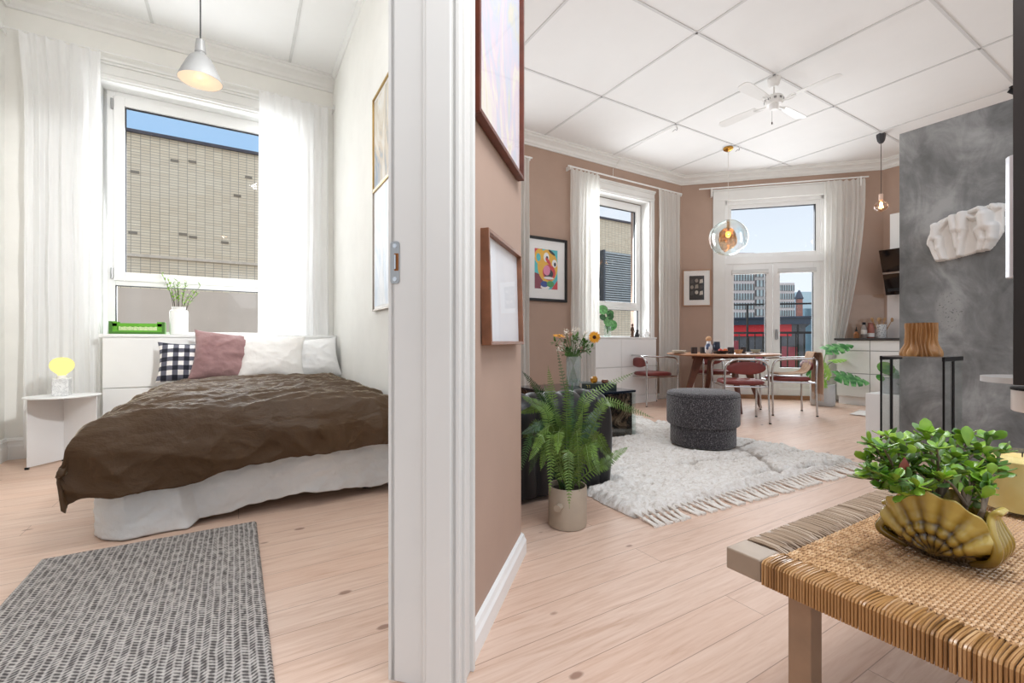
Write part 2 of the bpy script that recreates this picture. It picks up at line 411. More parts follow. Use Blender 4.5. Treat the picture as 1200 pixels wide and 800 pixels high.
# ---------------------------------------------------------------- windows
FYB = 5.12
def window(name, x0, x1, mid0, mid1, z0, z1, hinge):
    w = thing(name, 'white framed window with tall upper pane and low lower pane', 'window'); struct(w); del w['category']
    fr = .055
    mb = MB()
    mb.box(x0, x0+fr, FYB, FYB+.09, z0, z1); mb.box(x1-fr, x1, FYB, FYB+.09, z0, z1)
    mb.box(x0+fr, x1-fr, FYB, FYB+.09, z1-fr, z1); mb.box(x0+fr, x1-fr, FYB, FYB+.09, z0, z0+.03); mb.box(x0+fr, x1-fr, FYB, FYB+.09, mid0, mid0+.05)
    mb.build('frame', WHITE, w, smooth=False, bevel=.004)
    mb = MB(); a, b, c, d = x0+fr-.01, x1-fr+.01, mid0+.04, z1-fr+.01; t = .075
    for q in ((a, a+t, c, d), (b-t, b, c, d), (a+t, b-t, d-t, d), (a+t, b-t, c, c+t)): mb.box(q[0], q[1], FYB-.018, FYB+.05, q[2], q[3])
    sa = mb.build('sash', WHITE, w, smooth=False, bevel=.004)
    MB().box(a+t, b-t, FYB+.012, FYB+.018, c+t, d-t).build('upper_pane', GLASS, w, smooth=False)
    mb = MB(); g = .006
    for q in ((a+t, a+t+g, c+t, d-t), (b-t-g, b-t, c+t, d-t), (a+t, b-t, d-t-g, d-t)): mb.box(q[0], q[1], FYB+.004, FYB+.03, q[2], q[3])
    for q in ((x0+fr, x0+fr+g, z0+.03, mid0), (x1-fr-g, x1-fr, z0+.03, mid0), (x0+fr, x1-fr, mid0-g, mid0)): mb.box(q[0], q[1], FYB+.004, FYB+.03, q[2], q[3])
    mb.build('gasket', DARKIN, w, smooth=False)
    MB().box(x0+fr, x1-fr, FYB+.03, FYB+.036, z0+.03, mid0).build('lower_pane', GLASS, w, smooth=False)
    if hinge:
        for zz in (mid0+.10, z1-.12):
            h = MB().tube([(x0+fr-.018, FYB-.022, zz-.045), (x0+fr-.018, FYB-.022, zz+.045)], .009, 8).build('hinge', STEEL, w)
    return w
window('window_1', -.965, .53, 1.385, 0, .955, 3.055, True)
window('window_2', 4.14, 5.45, 1.385, 0, .955, 3.045, False)
window('window_3', 1.72, 2.83, 1.385, 0, .955, 3.045, False)
# moulded head casings above the windows and the side casings
def head(n, x0, x1):
    mb = MB()
    for z0, z1, o in ((3.07, 3.10, .022), (3.10, 3.12, .03), (3.12, 3.18, .022), (3.18, 3.20, .036), (3.20, 3.225, .05)): mb.box(x0, x1, YW-o, YW, z0, z1)
    for a, b in ((x0, x0+.07), (x1-.07, x1)): mb.box(a, b, YW-.02, YW, 0.96, 3.07)
    struct(mb.build(n, TRIMW, smooth=False, bevel=.003))
head('trim_7', -1.09, .645); head('trim_8', 4.04, 5.55); head('trim_9', 1.62, 2.93)
# white reveals that line the openings
mb = MB()
for (x0, x1) in ((-1.0, .56), (4.12, 5.47), (1.70, 2.85)):
    mb.box(x0, x0+.012, YW, FYB, .93, 3.09); mb.box(x1-.012, x1, YW, FYB, .93, 3.09); mb.box(x0, x1, YW, FYB, 3.055, 3.09 if x0 < 0 else 3.07)
struct(mb.build('trim_10', WHITE, smooth=False))
# ---------------------------------------------------------------- balcony door (door_2)
bd = thing('door_2', 'white glazed double balcony door under a wide transom window', 'balcony door'); struct(bd); del bd['category']
def bbox(mb, s0, s1, o0, o1, z0, z1): mb.prism([bp(s0, o0), bp(s1, o0), bp(s1, o1), bp(s0, o1)], z0, z1)
mb = MB()
for s0, s1 in ((.48, .66), (2.06, 2.24)):
    bbox(mb, s0, s1, -.025, 0.06, 0, 3.17)
bbox(mb, .48, 2.24, -.03, .06, 3.14, 3.30)
bbox(mb, .47, 2.25, -.045, .02, 3.30, 3.325)
mb.build('casing', TRIMW, bd, smooth=False, bevel=.004)
mb = MB()
for s0, s1 in ((.64, .70), (2.02, 2.08)): bbox(mb, s0, s1, .02, .14, 0, 3.16)
bbox(mb, .64, 2.08, .02, .14, 3.08, 3.16); bbox(mb, .64, 2.08, .01, .14, 2.13, 2.24)
mb.build('frame', WHITE, bd, smooth=False, bevel=.004)
mb = MB(); t = .06
for q in ((.70, .70+t, 2.24, 3.08), (2.02-t, 2.02, 2.24, 3.08), (.70+t, 2.02-t, 3.02, 3.08), (.70+t, 2.02-t, 2.24, 2.30)): bbox(mb, q[0], q[1], .045, .10, q[2], q[3])
tr = mb.build('transom_sash', WHITE, bd, smooth=False, bevel=.003)
mb = MB(); bbox(mb, .76, 1.96, .07, .076, 2.30, 3.02); mb.build('transom_pane', GLASS, bd, smooth=False)
mb = MB(); bbox(mb, 1.948, 1.962, .05, .10, 2.30, 3.02); bbox(mb, .758, 1.962, .055, .10, 3.012, 3.022); mb.build('gasket', DARKIN, bd, smooth=False)
for k, (s0, s1) in enumerate(((.70, 1.357), (1.363, 2.02))):
    mb = MB(); t = .095
    for q in ((s0, s0+t, .06, 2.13), (s1-t, s1, .06, 2.13), (s0+t, s1-t, 2.02, 2.13), (s0+t, s1-t, .06, .16), (s0+t, s1-t, .42, .49)): bbox(mb, q[0], q[1], .03, .085, q[2], q[3])
    bbox(mb, s0+t, s1-t, .05, .075, .16, .42)
    bbox(mb, s0+t+.04, s1-t-.04, .042, .05, .20, .38)
    lf = mb.build('door_leaf', WHITE, bd, smooth=False, bevel=.003)
    mb = MB(); bbox(mb, s0+t, s1-t, .06, .066, .49, 2.02); mb.build('pane', GLASS, lf, smooth=False)
    mb = MB(); bbox(mb, s1-t-.012, s1-t+.001, .04, .08, .49, 2.02); mb.build('gasket', DARKIN, lf, smooth=False)
    mb = MB(); p = bp(s0+t-.03, .015); q = bp(s1-t+.03, .015)
    mb.tube([(p[0], p[1], 1.985), (q[0], q[1], 1.985)], .022, 10)
    bbox(mb, s0+t-.03, s1-t+.03, .01, .03, 1.985, 2.04); mb.build('rolled_blind', M('blind_fabric_%d' % k, rgb(214, 214, 212), .7), lf)
    if k == 1:
        hp0 = bp(s0+.045, .0)
        mb = MB(); bbox(mb, s0+.03, s0+.06, .015, .03, .93, 1.09)
        a = bp(s0+.045, .02); b = bp(s0+.045, -.03); c = bp(s0+.05, -.03)
        mb.tube([(a[0], a[1], 1.06), (b[0], b[1], 1.06)], .009, 8); mb.tube([(b[0], b[1], 1.068), (c[0], c[1], .94)], .009, 8)
        mb.build('door_handle', STEEL, lf)
mb = MB(); bbox(mb, .60, 2.12, -.02, .20, 0, .06); mb.build('threshold', M('oak_threshold', rgb(150, 108, 74), .5, var=.15), bd, smooth=False, bevel=.004)

# ---------------------------------------------------------------- outside
def tilemat():
    m, nt, out = nmat('beige_tile_facade'); s = N(nt)
    tc = s.n('ShaderNodeTexCoord'); sx = s.n('ShaderNodeSeparateXYZ', {0: tc.outputs['Object']})
    v = s.n('ShaderNodeCombineXYZ', {'X': sx.outputs['X'], 'Y': sx.outputs['Z']}).outputs[0]
    br = s.n('ShaderNodeTexBrick', {'Vector': v, 'Color1': rgb(222, 208, 182), 'Color2': rgb(233, 222, 198), 'Mortar': rgb(146, 138, 124), 'Scale': 1.0, 'Mortar Size': .0065,
             'Mortar Smooth': .2, 'Brick Width': .21, 'Row Height': .078}, offset=0)
    dk = s.n('ShaderNodeTexBrick', {'Vector': v, 'Color1': (0, 0, 0, 1), 'Color2': (1, 1, 1, 1), 'Mortar': (0, 0, 0, 1), 'Scale': 1.0, 'Mortar Size': 0, 'Brick Width': .42, 'Row Height': .135}, offset=0).outputs['Color']
    k = s.ramp(dk, [(.965, (0, 0, 0)), (.975, (1, 1, 1))])
    c = s.mix(s.math('MULTIPLY', k, .0), br.outputs['Color'], rgb(120, 112, 98))
    st = s.ramp(s.noise(v, .35, 5, .6), [(.35, (0, 0, 0)), (.75, (1, 1, 1))])
    c = s.mix(s.math('MULTIPLY', st, .3), c, rgb(222, 212, 194))
    fin(nt, out, s.bsdf(c, .7, 0)); return m
ext = thing('apartment_building', 'beige tiled building across the street, dark roof edge, seen through both facade windows', 'building', (0, 16, -6))
MB().box(-16, 18.6, 0, 6, 0, 12.60).build('facade', tilemat(), ext, smooth=False)
MB().box(-16.1, 18.7, -.10, 6, 12.60, 12.68).build('roof_edge', M('dark_roof_sheet', rgb(66, 66, 78), .6), ext, smooth=False)
MB().box(-16, 18.6, -.06, 0, 9.22, 9.30).build('ledge', M('ledge_concrete', rgb(214, 204, 188), .8, var=.1), ext, smooth=False)
MB().box(-16, 13.2, -.05, 0, 2, 8.35).build('lower_panel', M('lower_render', rgb(216, 203, 188), .8, var=.05, vscale=1.2), ext, smooth=False)
lv = MB()
for k in range(22): lv.box(14.4, 18.5, -.30, -.08, 8.75+k*.105, 8.755+k*.105+.05)
sb = MB().box(14.3, 18.6, -.08, 0, 8.6, 11.1).build('louvre_screen', M('grey_glass_louvre', rgb(150, 162, 168), .3, var=.1), ext, smooth=False)
lv.build('slats', M('louvre_slat', rgb(176, 186, 190), .35), sb, smooth=False)
LPM = M('louvre_post_paint', rgb(70, 80, 90), .4)
for x in (14.3, 16.7, 18.5): MB().box(x, x+.1, -.34, 0, 8.6, 11.1).build('louvre_post', LPM, sb, smooth=False)
rv = random.Random(5)
for k in range(18):
    x = -7.2+rv.random()*7.5; z = 9.5+rv.random()*2.7
    MB().box(x, x+.19, -.02, 0, z, z+.07).build('vent_brick', M('vent_tile_%d' % k, rgb(138, 130, 116), .7), ext, smooth=False)
MB().box(-3.55, -3.2, -.25, 0, 8.45, 8.6).build('wall_light', M('outdoor_lamp', rgb(120, 126, 132), .4), ext, smooth=False)
# street level
gr = MB().box(-60, 160, 5.3, 160, -6.4, -6).build('ground', M('asphalt', rgb(120, 118, 116), .9), smooth=False); struct(gr)
# facing directions through the balcony door
def obj_at(px, z): x, y = at(px, z); return (x, y)
# red pavilion
pv = thing('pavilion', 'low pavilion with dark blue roof edge and red fascia outside the balcony', 'building', (0, 0, 0))
A_ = Vector(at(846, 25)); B_ = Vector(at(944, 23)); du = (B_-A_).normalized(); nn = Vector((-du.y, du.x)); LP = (B_-A_).length
def pbox(mb, a0, a1, o0, o1, z0, z1):
    P = [A_+du*a+nn*o for a, o in ((a0, o0), (a1, o0), (a1, o1), (a0, o1))]; mb.prism([(p.x, p.y) for p in P], z0, z1)
mb = MB(); pbox(mb, -3, LP+.2, -.3, 8, 1.78, 2.10); pbox(mb, -3, LP+.3, -.45, 8, 2.10, 2.17); mb.build('roof_edge', M('navy_roof', rgb(44, 62, 84), .5), pv, smooth=False)
mb = MB(); pbox(mb, -3, LP*.845, 0, 7.6, 1.18, 1.78); mb.build('red_fascia', M('red_fascia_paint', rgb(222, 40, 52), .5), pv, smooth=False)
mb = MB(); pbox(mb, -3, LP, .1, 7.5, -6, 1.78); mb.build('glass_wall', M('dark_shop_glass', rgb(84, 90, 98), .25, var=.3, vscale=1.2), pv, smooth=False)
for k in range(14):
    mb = MB(); a = -2.5+k*.75; pbox(mb, a, a+.07, .02, .15, -2, 1.75 if a > LP*.845 else 1.18); mb.build('mullion', BLACKM, pv, smooth=False)
for k, (a, w, z0, z1) in enumerate(((.35, .5, -.9, .95), (1.6, .5, -.8, .25), (2.5, .55, -.4, .65), (3.1, .4, -.4, .62))):
    mb = MB(); pbox(mb, a, a+w, .03, .2, z0, z1); mb.build('red_panel', M('red_panel_%d' % k, rgb(150, 62, 74), .5), pv, smooth=False)
# office tower with a window grid
def tower(name, label, px0, px1, z, depth, ztop, wallc, glassc, floors, fh, cols, mull, face2=None):
    t = thing(name, label, 'building')
    a = Vector(at(px0, z)); b = Vector(at(px1, z*1.0)); u = (b-a).normalized(); w = Vector((-u.y, u.x)); L = (b-a).length
    def bx(mb, s0, s1, o0, o1, z0, z1):
        P = [a+u*s_+w*o for s_, o in ((s0, o0), (s1, o0), (s1, o1), (s0, o1))]; mb.prism([(p.x, p.y) for p in P], z0, z1)
    mb = MB(); bx(mb, 0, L, 0, depth, -6, ztop); mb.build('wall', wallc, t, smooth=False)
    for k in range(floors):
        z1 = ztop-fh*.3-k*fh
        mb = MB(); bx(mb, .1*fh, L-.1*fh, -.06, .1, z1-fh*.62, z1); r = mb.build('window_row', glassc, t, smooth=False)
        mb = MB()
        for c in range(cols+1):
            x = .1*fh+(L-.2*fh)*c/cols; bx(mb, x-.035*fh, x+.035*fh, -.16, 0, z1-fh*.66, z1+fh*.04)
        mb.build('mullions', mull, r, smooth=False)
    return t
pale = M('tower_cladding', rgb(224, 216, 214), .7); pale2 = M('tower_cladding_grey', rgb(196, 194, 192), .7)
tg = M('tower_glass', rgb(196, 214, 216), .25, var=.2, vscale=.6); dk = M('tower_frames', rgb(110, 104, 104), .6)
tower('office_tower', 'pale office block with dark framed window grid behind the pavilion, left of the door mullion', 846, 884, 62, 9, 13.0, pale, tg, 10, 1.30, 11, dk)
tower('office_tower', 'narrower grey office block between the two glass door leaves, beyond the pavilion', 884.5, 903.5, 64, 9, 12.6, pale2, tg, 10, 1.36, 4, dk)
tower('office_tower', 'pale office block seen through the right door leaf, stepped top', 904, 931, 66, 8, 9.4, pale, tg, 9, 1.22, 9, dk)
sk = tower('skyscraper', 'distant pale blue high-rise seen through the right door leaf', 936, 957, 120, 14, 14.0, M('blue_cladding', rgb(198, 224, 232), .5), M('blue_glass', rgb(120, 174, 200), .2), 1, 17, 3, M('blue_mull', rgb(140, 180, 196), .5))
ch = thing('brick_tower', 'slim red brick tower with dark cap in front of the pale blue high-rise', 'tower', (*at(936.5, 55), -6))
MB().lathe([(.46, 0), (.40, 12.0)], 4).build('shaft', M('red_brick', rgb(168, 112, 98), .8, var=.2, vscale=3), ch)
MB().lathe([(.40, 12.0), (.50, 12.12), (.40, 12.35), (.24, 12.8), (.06, 13.1)], 8).build('cap', M('dark_cap', rgb(70, 76, 92), .6), ch)
# balcony slab and railing
bs = MB(); bbox(bs, -.1, 2.95, .33, 1.45, -.16, -.02); struct(bs.build('trim_11', M('balcony_concrete', rgb(150, 148, 144), .85), smooth=False), 'balcony slab')
rl = thing('balcony_railing', 'black metal balcony railing outside the glazed door', 'railing', (0, 0, 0))
mb = MB(); bbox(mb, -.1, 2.95, 1.36, 1.41, 1.04, 1.08); bbox(mb, -.1, 2.95, 1.37, 1.40, .06, .09); mb.build('rail', BLACKM, rl, smooth=False)
for k in range(23):
    s_ = -.05+k*.135; mb = MB(); bbox(mb, s_, s_+.016, 1.377, 1.393, .09, 1.04); mb.build('baluster', BLACKM, rl, smooth=False)
for s_ in (-.08, 1.30, 2.9):
    mb = MB(); bbox(mb, s_, s_+.03, 1.37, 1.40, -.02, 1.60); mb.build('post', BLACKM, rl, smooth=False)
mb = MB(); bbox(mb, -.08, 2.93, 1.375, 1.395, 1.57, 1.60); mb.build('wind_rail', BLACKM, rl, smooth=False)
# ================================================================== BEDROOM
SHEER = Msheer('sheer_white_voile', rgb(252, 252, 252), .10, .36)
LINENC = Msheer('white_linen_curtain', rgb(240, 239, 235), .04, .45)
def curtain(name, label, p0, p1, zt, zb, folds, amp, mat, group, seed=0, shape=None, toward=(0, -1), n=150, mv=46, head=True):
    """gathered curtain from p0 to p1; toward = direction facing the room"""
    p0 = Vector(p0); p1 = Vector(p1); tw = Vector(toward)
    def fn(u, v):
        uu = u+.012*math.sin(9*u+seed+2.0*v)+.010*math.sin(23*u+seed*2)
        if shape: uu = shape(uu, v)
        b = p0+(p1-p0)*uu
        ph = 2*PI*folds*u+1.6*fbm(u*3+seed, v*.8)+seed
        k = amp*(.5+.4*min(1, v*3))*(.8+.5*fbm(u*5+seed*3, v*1.1+4))
        o = k*(math.sin(ph)+.28*math.sin(2.3*ph+seed))+.012*fbm(u*7, v*5+seed)
        if v < .02: o *= .6
        z = zt+(zb-zt)*v + (0.010*math.sin(ph*1.0+1) if v < .01 else 0) - .02*u*(1-v)*0
        return (b.x+tw.x*o, b.y+tw.y*o, z)
    o = MB().sheet(fn, n, mv).build(name, mat, None, ang=180)
    tag(o, label, 'curtain', group)
    return o
gB = 'bedroom curtains'; gL = 'living room curtains'
def flare(u, v):   # the left sheer is wide at the top corner and slightly gathered below
    return u+.07*(1-u)*min(1, v*7)
curtain('curtain', 'sheer white curtain left of the bedroom window, behind the small white table', (-1.435, 4.865), (-.955, 4.885), 3.25, .09, 6, .022, SHEER, gB, 1.0, flare)
curtain('curtain', 'sheer white curtain right of the bedroom window, falling behind the white pillows', (.165, 4.865), (.775, 4.885), 3.25, .12, 7, .020, SHEER, gB, 2.3)
rod = thing('curtain_rod', 'thin white curtain wire across the head of the bedroom window', 'curtain rod', (0, 0, 0))
MB().tube([(XL+.001, 4.875, 3.255), (XB-.001, 4.875, 3.255)], .005, 8).build('rod', WHITE, rod)
for x in (XL+.006, XB-.006): MB().box(x-.005, x+.005, 4.85, 4.9499, 3.23, 3.28).build('bracket', WHITE, rod, smooth=False)
# white cabinet filling the wall under the bedroom window
sc = thing('sill_cabinet', 'white low cabinet under the bedroom window, its top serving as sill behind the bed', 'cabinet', (0, 0, 0))
MB().box(-.925, XB-.003, 4.76, 4.949, 0, .935).build('body', WHITE, sc, smooth=False)
MB().box(-.945, XB-.003, 4.745, 5.11, .935, .96).build('top_board', WHITE, sc, smooth=False, bevel=.003)
for k in range(2):
    MB().box(-.92+k*.875, -.92+(k+1)*.875-.004, 4.745, 4.759, .53, .93).build('door', WHITE, sc, smooth=False, bevel=.002)
    MB().box(-.92+k*.875, -.92+(k+1)*.875-.004, 4.745, 4.759, .09, .522).build('door', WHITE, sc, smooth=False, bevel=.002)
# green crate
cx, cy = at(160, 3.98); cy = 5.0; cx = -.735
GREEN = M('green_plastic', rgb(92, 160, 38), .4)
cr = thing('crate', 'small bright green plastic crate on the bedroom window sill', 'crate', (cx, cy, .96), 0)
mb = MB()
w, d, h, t = .182, .06, .108, .006
mb.box(-w, w, -d, d, 0, t)
for sx in (-1, 1): mb.box(sx*w-t/2*(1+sx), sx*w+t/2*(1-sx), -d, d, t, h)
for sy in (-1, 1):
    y0, y1 = (-d, -d+t) if sy < 0 else (d-t, d)
    mb.box(-w+t, w-t, y0, y1, t, .034); mb.box(-w+t, w-t, y0, y1, .066, .094)
    mb.box(-w+t, -w+.05, y0, y1, .034, h); mb.box(w-.05, w-t, y0, y1, .034, h)
mb.build('body', GREEN, cr, smooth=False, bevel=.0015)
mb = MB(); 
for k in range(8): 
    x = -w+.06+k*.035; mb.box(x, x+.006, -d, -d+t, .034, .066); mb.box(x, x+.006, d-t, d, .034, .066)
    mb.tube([(x+.006, -d+.003, .034), (x+.035, -d+.003, .066)], .003, 6); mb.tube([(x+.006, -d+.003, .066), (x+.035, -d+.003, .034)], .003, 6)
mb.build('lattice', M('pale_green_plastic', rgb(206, 226, 160), .45), cr, smooth=False)
mb = MB(); mb.box(-w-.003, w+.003, -d-.003, -d, 0, .022); mb.box(-w-.003, -w+.02, -d-.003, -d, .022, h); mb.box(w-.016, w+.003, -d-.003, -d, .022, h)
mb.build('dark_edge', M('dark_green_plastic', rgb(62, 112, 34), .45), cr, smooth=False)
# vase with budding twigs
PORC = M('white_porcelain', rgb(236, 234, 232), .25, var=.01)
vz = thing('vase', 'white glass vase with budding green twigs on the bedroom window sill', 'vase', (-.455, 5.0, .96))
MB().lathe([(.058, 0), (.066, .006), (.068, .02), (.068, .20), (.064, .214), (.050, .222), (.050, .24), (.053, .245), (.049, .247), (.045, .242), (.045, .225), (.058, .21), (.060, .03), (.0, .02)], 36).build('vessel', PORC, vz)
TW = M('twig_bark', rgb(70, 62, 52), .8); BUD = M('fresh_green_leaf', rgb(150, 190, 80), .5, var=.2, vscale=30)
rr = random.Random(11)
def leaf(mb, p, d, L, W, up=Vector((0, 0, 1)), droop=.0, cup=.15, n=4):
    """pointed leaf as a curved strip mesh"""
    d = d.normalized(); s = d.cross(up)
    s = s.normalized() if s.length > 1e-4 else Vector((1, 0, 0)); nn_ = s.cross(d)
    vs = []; fs = []
    for i in range(n+1):
        t = i/n; w = W*math.sin(PI*min(1, (t*.92+.06)))**.8*(1-.25*t); q = p+d*(L*t)-Vector((0, 0, 1))*(droop*L*t*t)
        vs += [q-s*w+nn_*cup*w, q, q+s*w+nn_*cup*w]
    for i in range(n):
        a = i*3; fs += [(a, a+1, a+4, a+3), (a+1, a+2, a+5, a+4)]
    mb.add(vs, fs)
for k in range(13):
    a = rr.uniform(0, 2*PI); out_ = rr.uniform(.04, .20); h = rr.uniform(.15, .30)
    b = Vector((.03*math.cos(a), .02*math.sin(a), .10)); e = Vector((out_*math.cos(a), .35*out_*math.sin(a), .247+h*(1 if out_ < .14 else .65)))
    m_ = (b+e)/2+Vector((-.02*math.cos(a), 0, .03)); path = smooth_path([b, m_, e], 5)
    tw = MB().tube(path, [.0028*(1-.6*i/len(path)) for i in range(len(path))], 5).build('twig', TW, vz)
    lb = MB()
    for i in range(5, len(path)):
        for _ in range(2 if i < len(path)-2 else 1):
            leaf(lb, path[i], Vector((rr.uniform(-1, 1), rr.uniform(-1, 1), rr.uniform(.1, 1))), rr.uniform(.02, .04), .008)
    lb.build('leaves', BUD, tw)
# ---------------------------------------------------------------- night table, lamp
NTW = M('white_powder_coat', rgb(226, 226, 226), .5, var=.015)
nt_ = thing('side_table', 'small white folded metal night table by the sheer curtain', 'table', (-1.105, 4.555, 0))
mb = MB(); R = .225
P = [(-.235, -.02), (.235, -.02)]
P = [(.012+.208*math.cos(a), -.03+.20*math.sin(a)*(1 if math.sin(a) < 0 else .9)) for a in [2*PI*k/48 for k in range(48)]]
mb.prism(P, .500, .508); mb.build('tabletop', NTW, nt_, ang=50, bevel=.001)
mb = MB(); A0, A1, A2 = (-.17, -.06), (-.025, .13), (.205, -.08)
def panel(mb, p, q, z0, z1, t=.003):
    d = Vector((q[0]-p[0], q[1]-p[1])).normalized(); mb.prism([(p[0]-d.y*t, p[1]+d.x*t), (p[0]+d.y*t, p[1]-d.x*t), (q[0]+d.y*t, q[1]-d.x*t), (q[0]-d.y*t, q[1]+d.x*t)], z0, z1)
panel(mb, A0, A1, .012, .5); mb.build('side_panel', NTW, nt_, smooth=False)
mb = MB(); panel(mb, A1, A2, .012, .5); mb.build('side_panel', NTW, nt_, smooth=False)
for p in (A0, A1, A2): MB().box(p[0]-.010, p[0]+.012, p[1]-.008, p[1]+.008, 0, .014).build('foot', BLACKM, nt_, smooth=False)
lp = thing('table_lamp', 'glowing round yellow bulb lamp on a white marble block, on the night table', 'lamp', (-1.10, 4.52, .508))
m, nt, out = nmat('white_marble'); s = N(nt); v = s.coord()
vein = s.ramp(s.noise(v, 16, 6, .7, dist=2.2), [(.44, (.78, .78, .77)), (.5, (.5, .5, .5)), (.54, (.8, .8, .79))])
fin(nt, out, s.bsdf(vein, .25)); MARBLE = m
MB().box(-.044, .044, -.044, .044, 0, .125).build('base', MARBLE, lp, smooth=False, bevel=.004)
MB().lathe([(.028, .125), (.028, .14), (.026, .146), (.0, .147)], 24).build('socket', PORC, lp)
bulb = [(.022, .142), (.023, .152), (.038, .166), (.056, .183), (.066, .204), (.068, .224), (.062, .246), (.048, .263), (.028, .274), (0, .278)]
MB().lathe(bulb, 36).build('bulb', Memit('warm_yellow_glow', rgb(255, 240, 150), .62), lp)
# ---------------------------------------------------------------- pendant lamp
pd = thing('pendant_lamp', 'grey metal cone pendant lamp hanging over the bed', 'lamp', (-.178, 3.0, 0))
MB().tube([(0, 0, CZ), (0, 0, 2.54)], .0035, 8).build('cord', BLACKM, pd)
GREYP = M('grey_enamel', rgb(150, 150, 149), .4, .1)
MB().lathe([(0, CZ), (.05, CZ-.001), (.05, CZ-.02), (.01, CZ-.045), (0, CZ-.045)][::-1], 24).build('canopy', WHITE, pd)
SP_ = [(.006, 2.545), (.020, 2.54), (.027, 2.474), (.022, 2.470), (.022, 2.464), (.030, 2.460), (.050, 2.442), (.068, 2.408), (.088, 2.362), (.105, 2.318)]
sh = MB().lathe(SP_+[(.1025, 2.318), (.0855, 2.361), (.0655, 2.405), (.048, 2.438), (.0, 2.444)], 48).build('shade', GREYP, pd)
MB().lathe([(.102, 2.319), (.085, 2.361), (.065, 2.404), (.0475, 2.437), (.0, 2.443)], 48).build('reflector', M('warm_tinted_enamel', rgb(236, 208, 176), .5, var=.0), sh)  # warm bulb glow tinted into the colour of the white enamel
MB().ell((0, 0, 2.375), (.026, .026, .034)).build('bulb', Memit('warm_bulb', rgb(255, 206, 140), 1.0), pd)
def lamp(name, loc, power, col, size=.05):
    l = bpy.data.lights.new(name, 'POINT'); l.energy = power; l.color = col; l.shadow_soft_size = size
    o = bpy.data.objects.new(name, l); o.location = loc; C.objects.link(o); return o
lamp('pendant_light', (-.178, 3.0, 2.335), 3.4, (1, .42, .14), .03)
# ---------------------------------------------------------------- bed
bed = thing('bed', 'double bed with pale mattress pushed into the corner under the window', 'bed', (0, 0, 0))
BX0, BX1, BY0, BY1 = -.535, .80, 2.76, 4.72
MATT = Mcloth('mattress_ticking', rgb(222, 218, 210), rgb(230, 227, 220), wrinkle=.1)
MB().box(BX0+.02, BX1-.01, BY0+.02, BY1, .10, .28).build('bed_base', MATT, bed, smooth=False, bevel=.02, seg=3)
MB().box(BX0, BX1, BY0, BY1, .28, .50).build('mattress', MATT, bed, smooth=True, bevel=.05, seg=4)
for x, y in ((BX0+.12, BY0+.12), (BX1-.12, BY0+.12), (BX0+.12, BY1-.12), (BX1-.12, BY1-.12)):
    MB().lathe([(.03, 0), (.03, .10)], 12, (x, y, 0)).build('leg', BLACKM, bed)
# grey linen sheet hanging to the floor at the foot and the left side
LINEN = Mcloth('grey_linen', rgb(214, 218, 219), rgb(229, 232, 232), wrinkle=.55, wscale=7, sheen=.15)
def drape(s, edge, r):
    """cloth length s past edge -> (outward, drop)"""
    if s <= edge-r*.0: return s, 0.0
    q = s-edge
    if q < r*PI/2: a = q/r; return edge+r*math.sin(a), r*(1-math.cos(a))
    return edge+r, r+(q-r*PI/2)
def ridged(x, y, o=4):
    t = 0; a = 1; f = 1
    for k in range(o):
        t += a*(1-abs(noise.noise(Vector((x*f, y*f, 3.1*k)))))**2; a *= .5; f *= 2.1
    return t-1.1
def sheetfn(u, v):
    # u: along the bed edge path (left side -> foot -> right), v: down
    Lf = BY1-1.35-BY0; W = BX1-BX0+.03; r = .07; tot = Lf+W; q = u*tot
    flare_ = .02*v
    if q < Lf-r: x, y, nx, ny = BX0-.03, BY1-1.35-q, -1, 0
    elif q > Lf+r: x, y, nx, ny = BX0-.03+(q-Lf), BY0-.03, 0, -1
    else:
        a = (q-(Lf-r))/(2*r)*PI/2; x = BX0-.03+r-r*math.cos(a); y = BY0-.03+r-r*math.sin(a); nx, ny = -math.cos(a), -math.sin(a)
    w = .018*fbm(q*5, v*1.5)+.016*math.sin(q*13+2*fbm(q*2, 1))*v+.016*ridged(q*4+v*2, v*3)+.008*ridged(q*11, v*9+2)
    corner = math.exp(-((q-Lf)/.16)**2)
    flap = max(0, min(1, (q-Lf-.02)/.10))*max(0, min(1, (.30+.10*v-(q-Lf))/.045))
    o = -.012+w*.7+flare_*.6+(.035+.03*v)*flap*min(1, v*2.2)
    zb = .015+.045*max(0, min(1, (q-Lf-.25)/.5))+.03*fbm(q*3, 7)
    z = .505-(.505-max(.006, zb*(1-corner)*(1-flap)))*v
    return (min(x+nx*o, XB-.012), y+ny*o, z)
o = MB().sheet(sheetfn, 300, 56).build('bed_sheet', LINEN, None, ang=180, solid=.004)
tag(o, 'pale grey linen sheet hanging from mattress to floor at the foot of the bed', 'sheet')
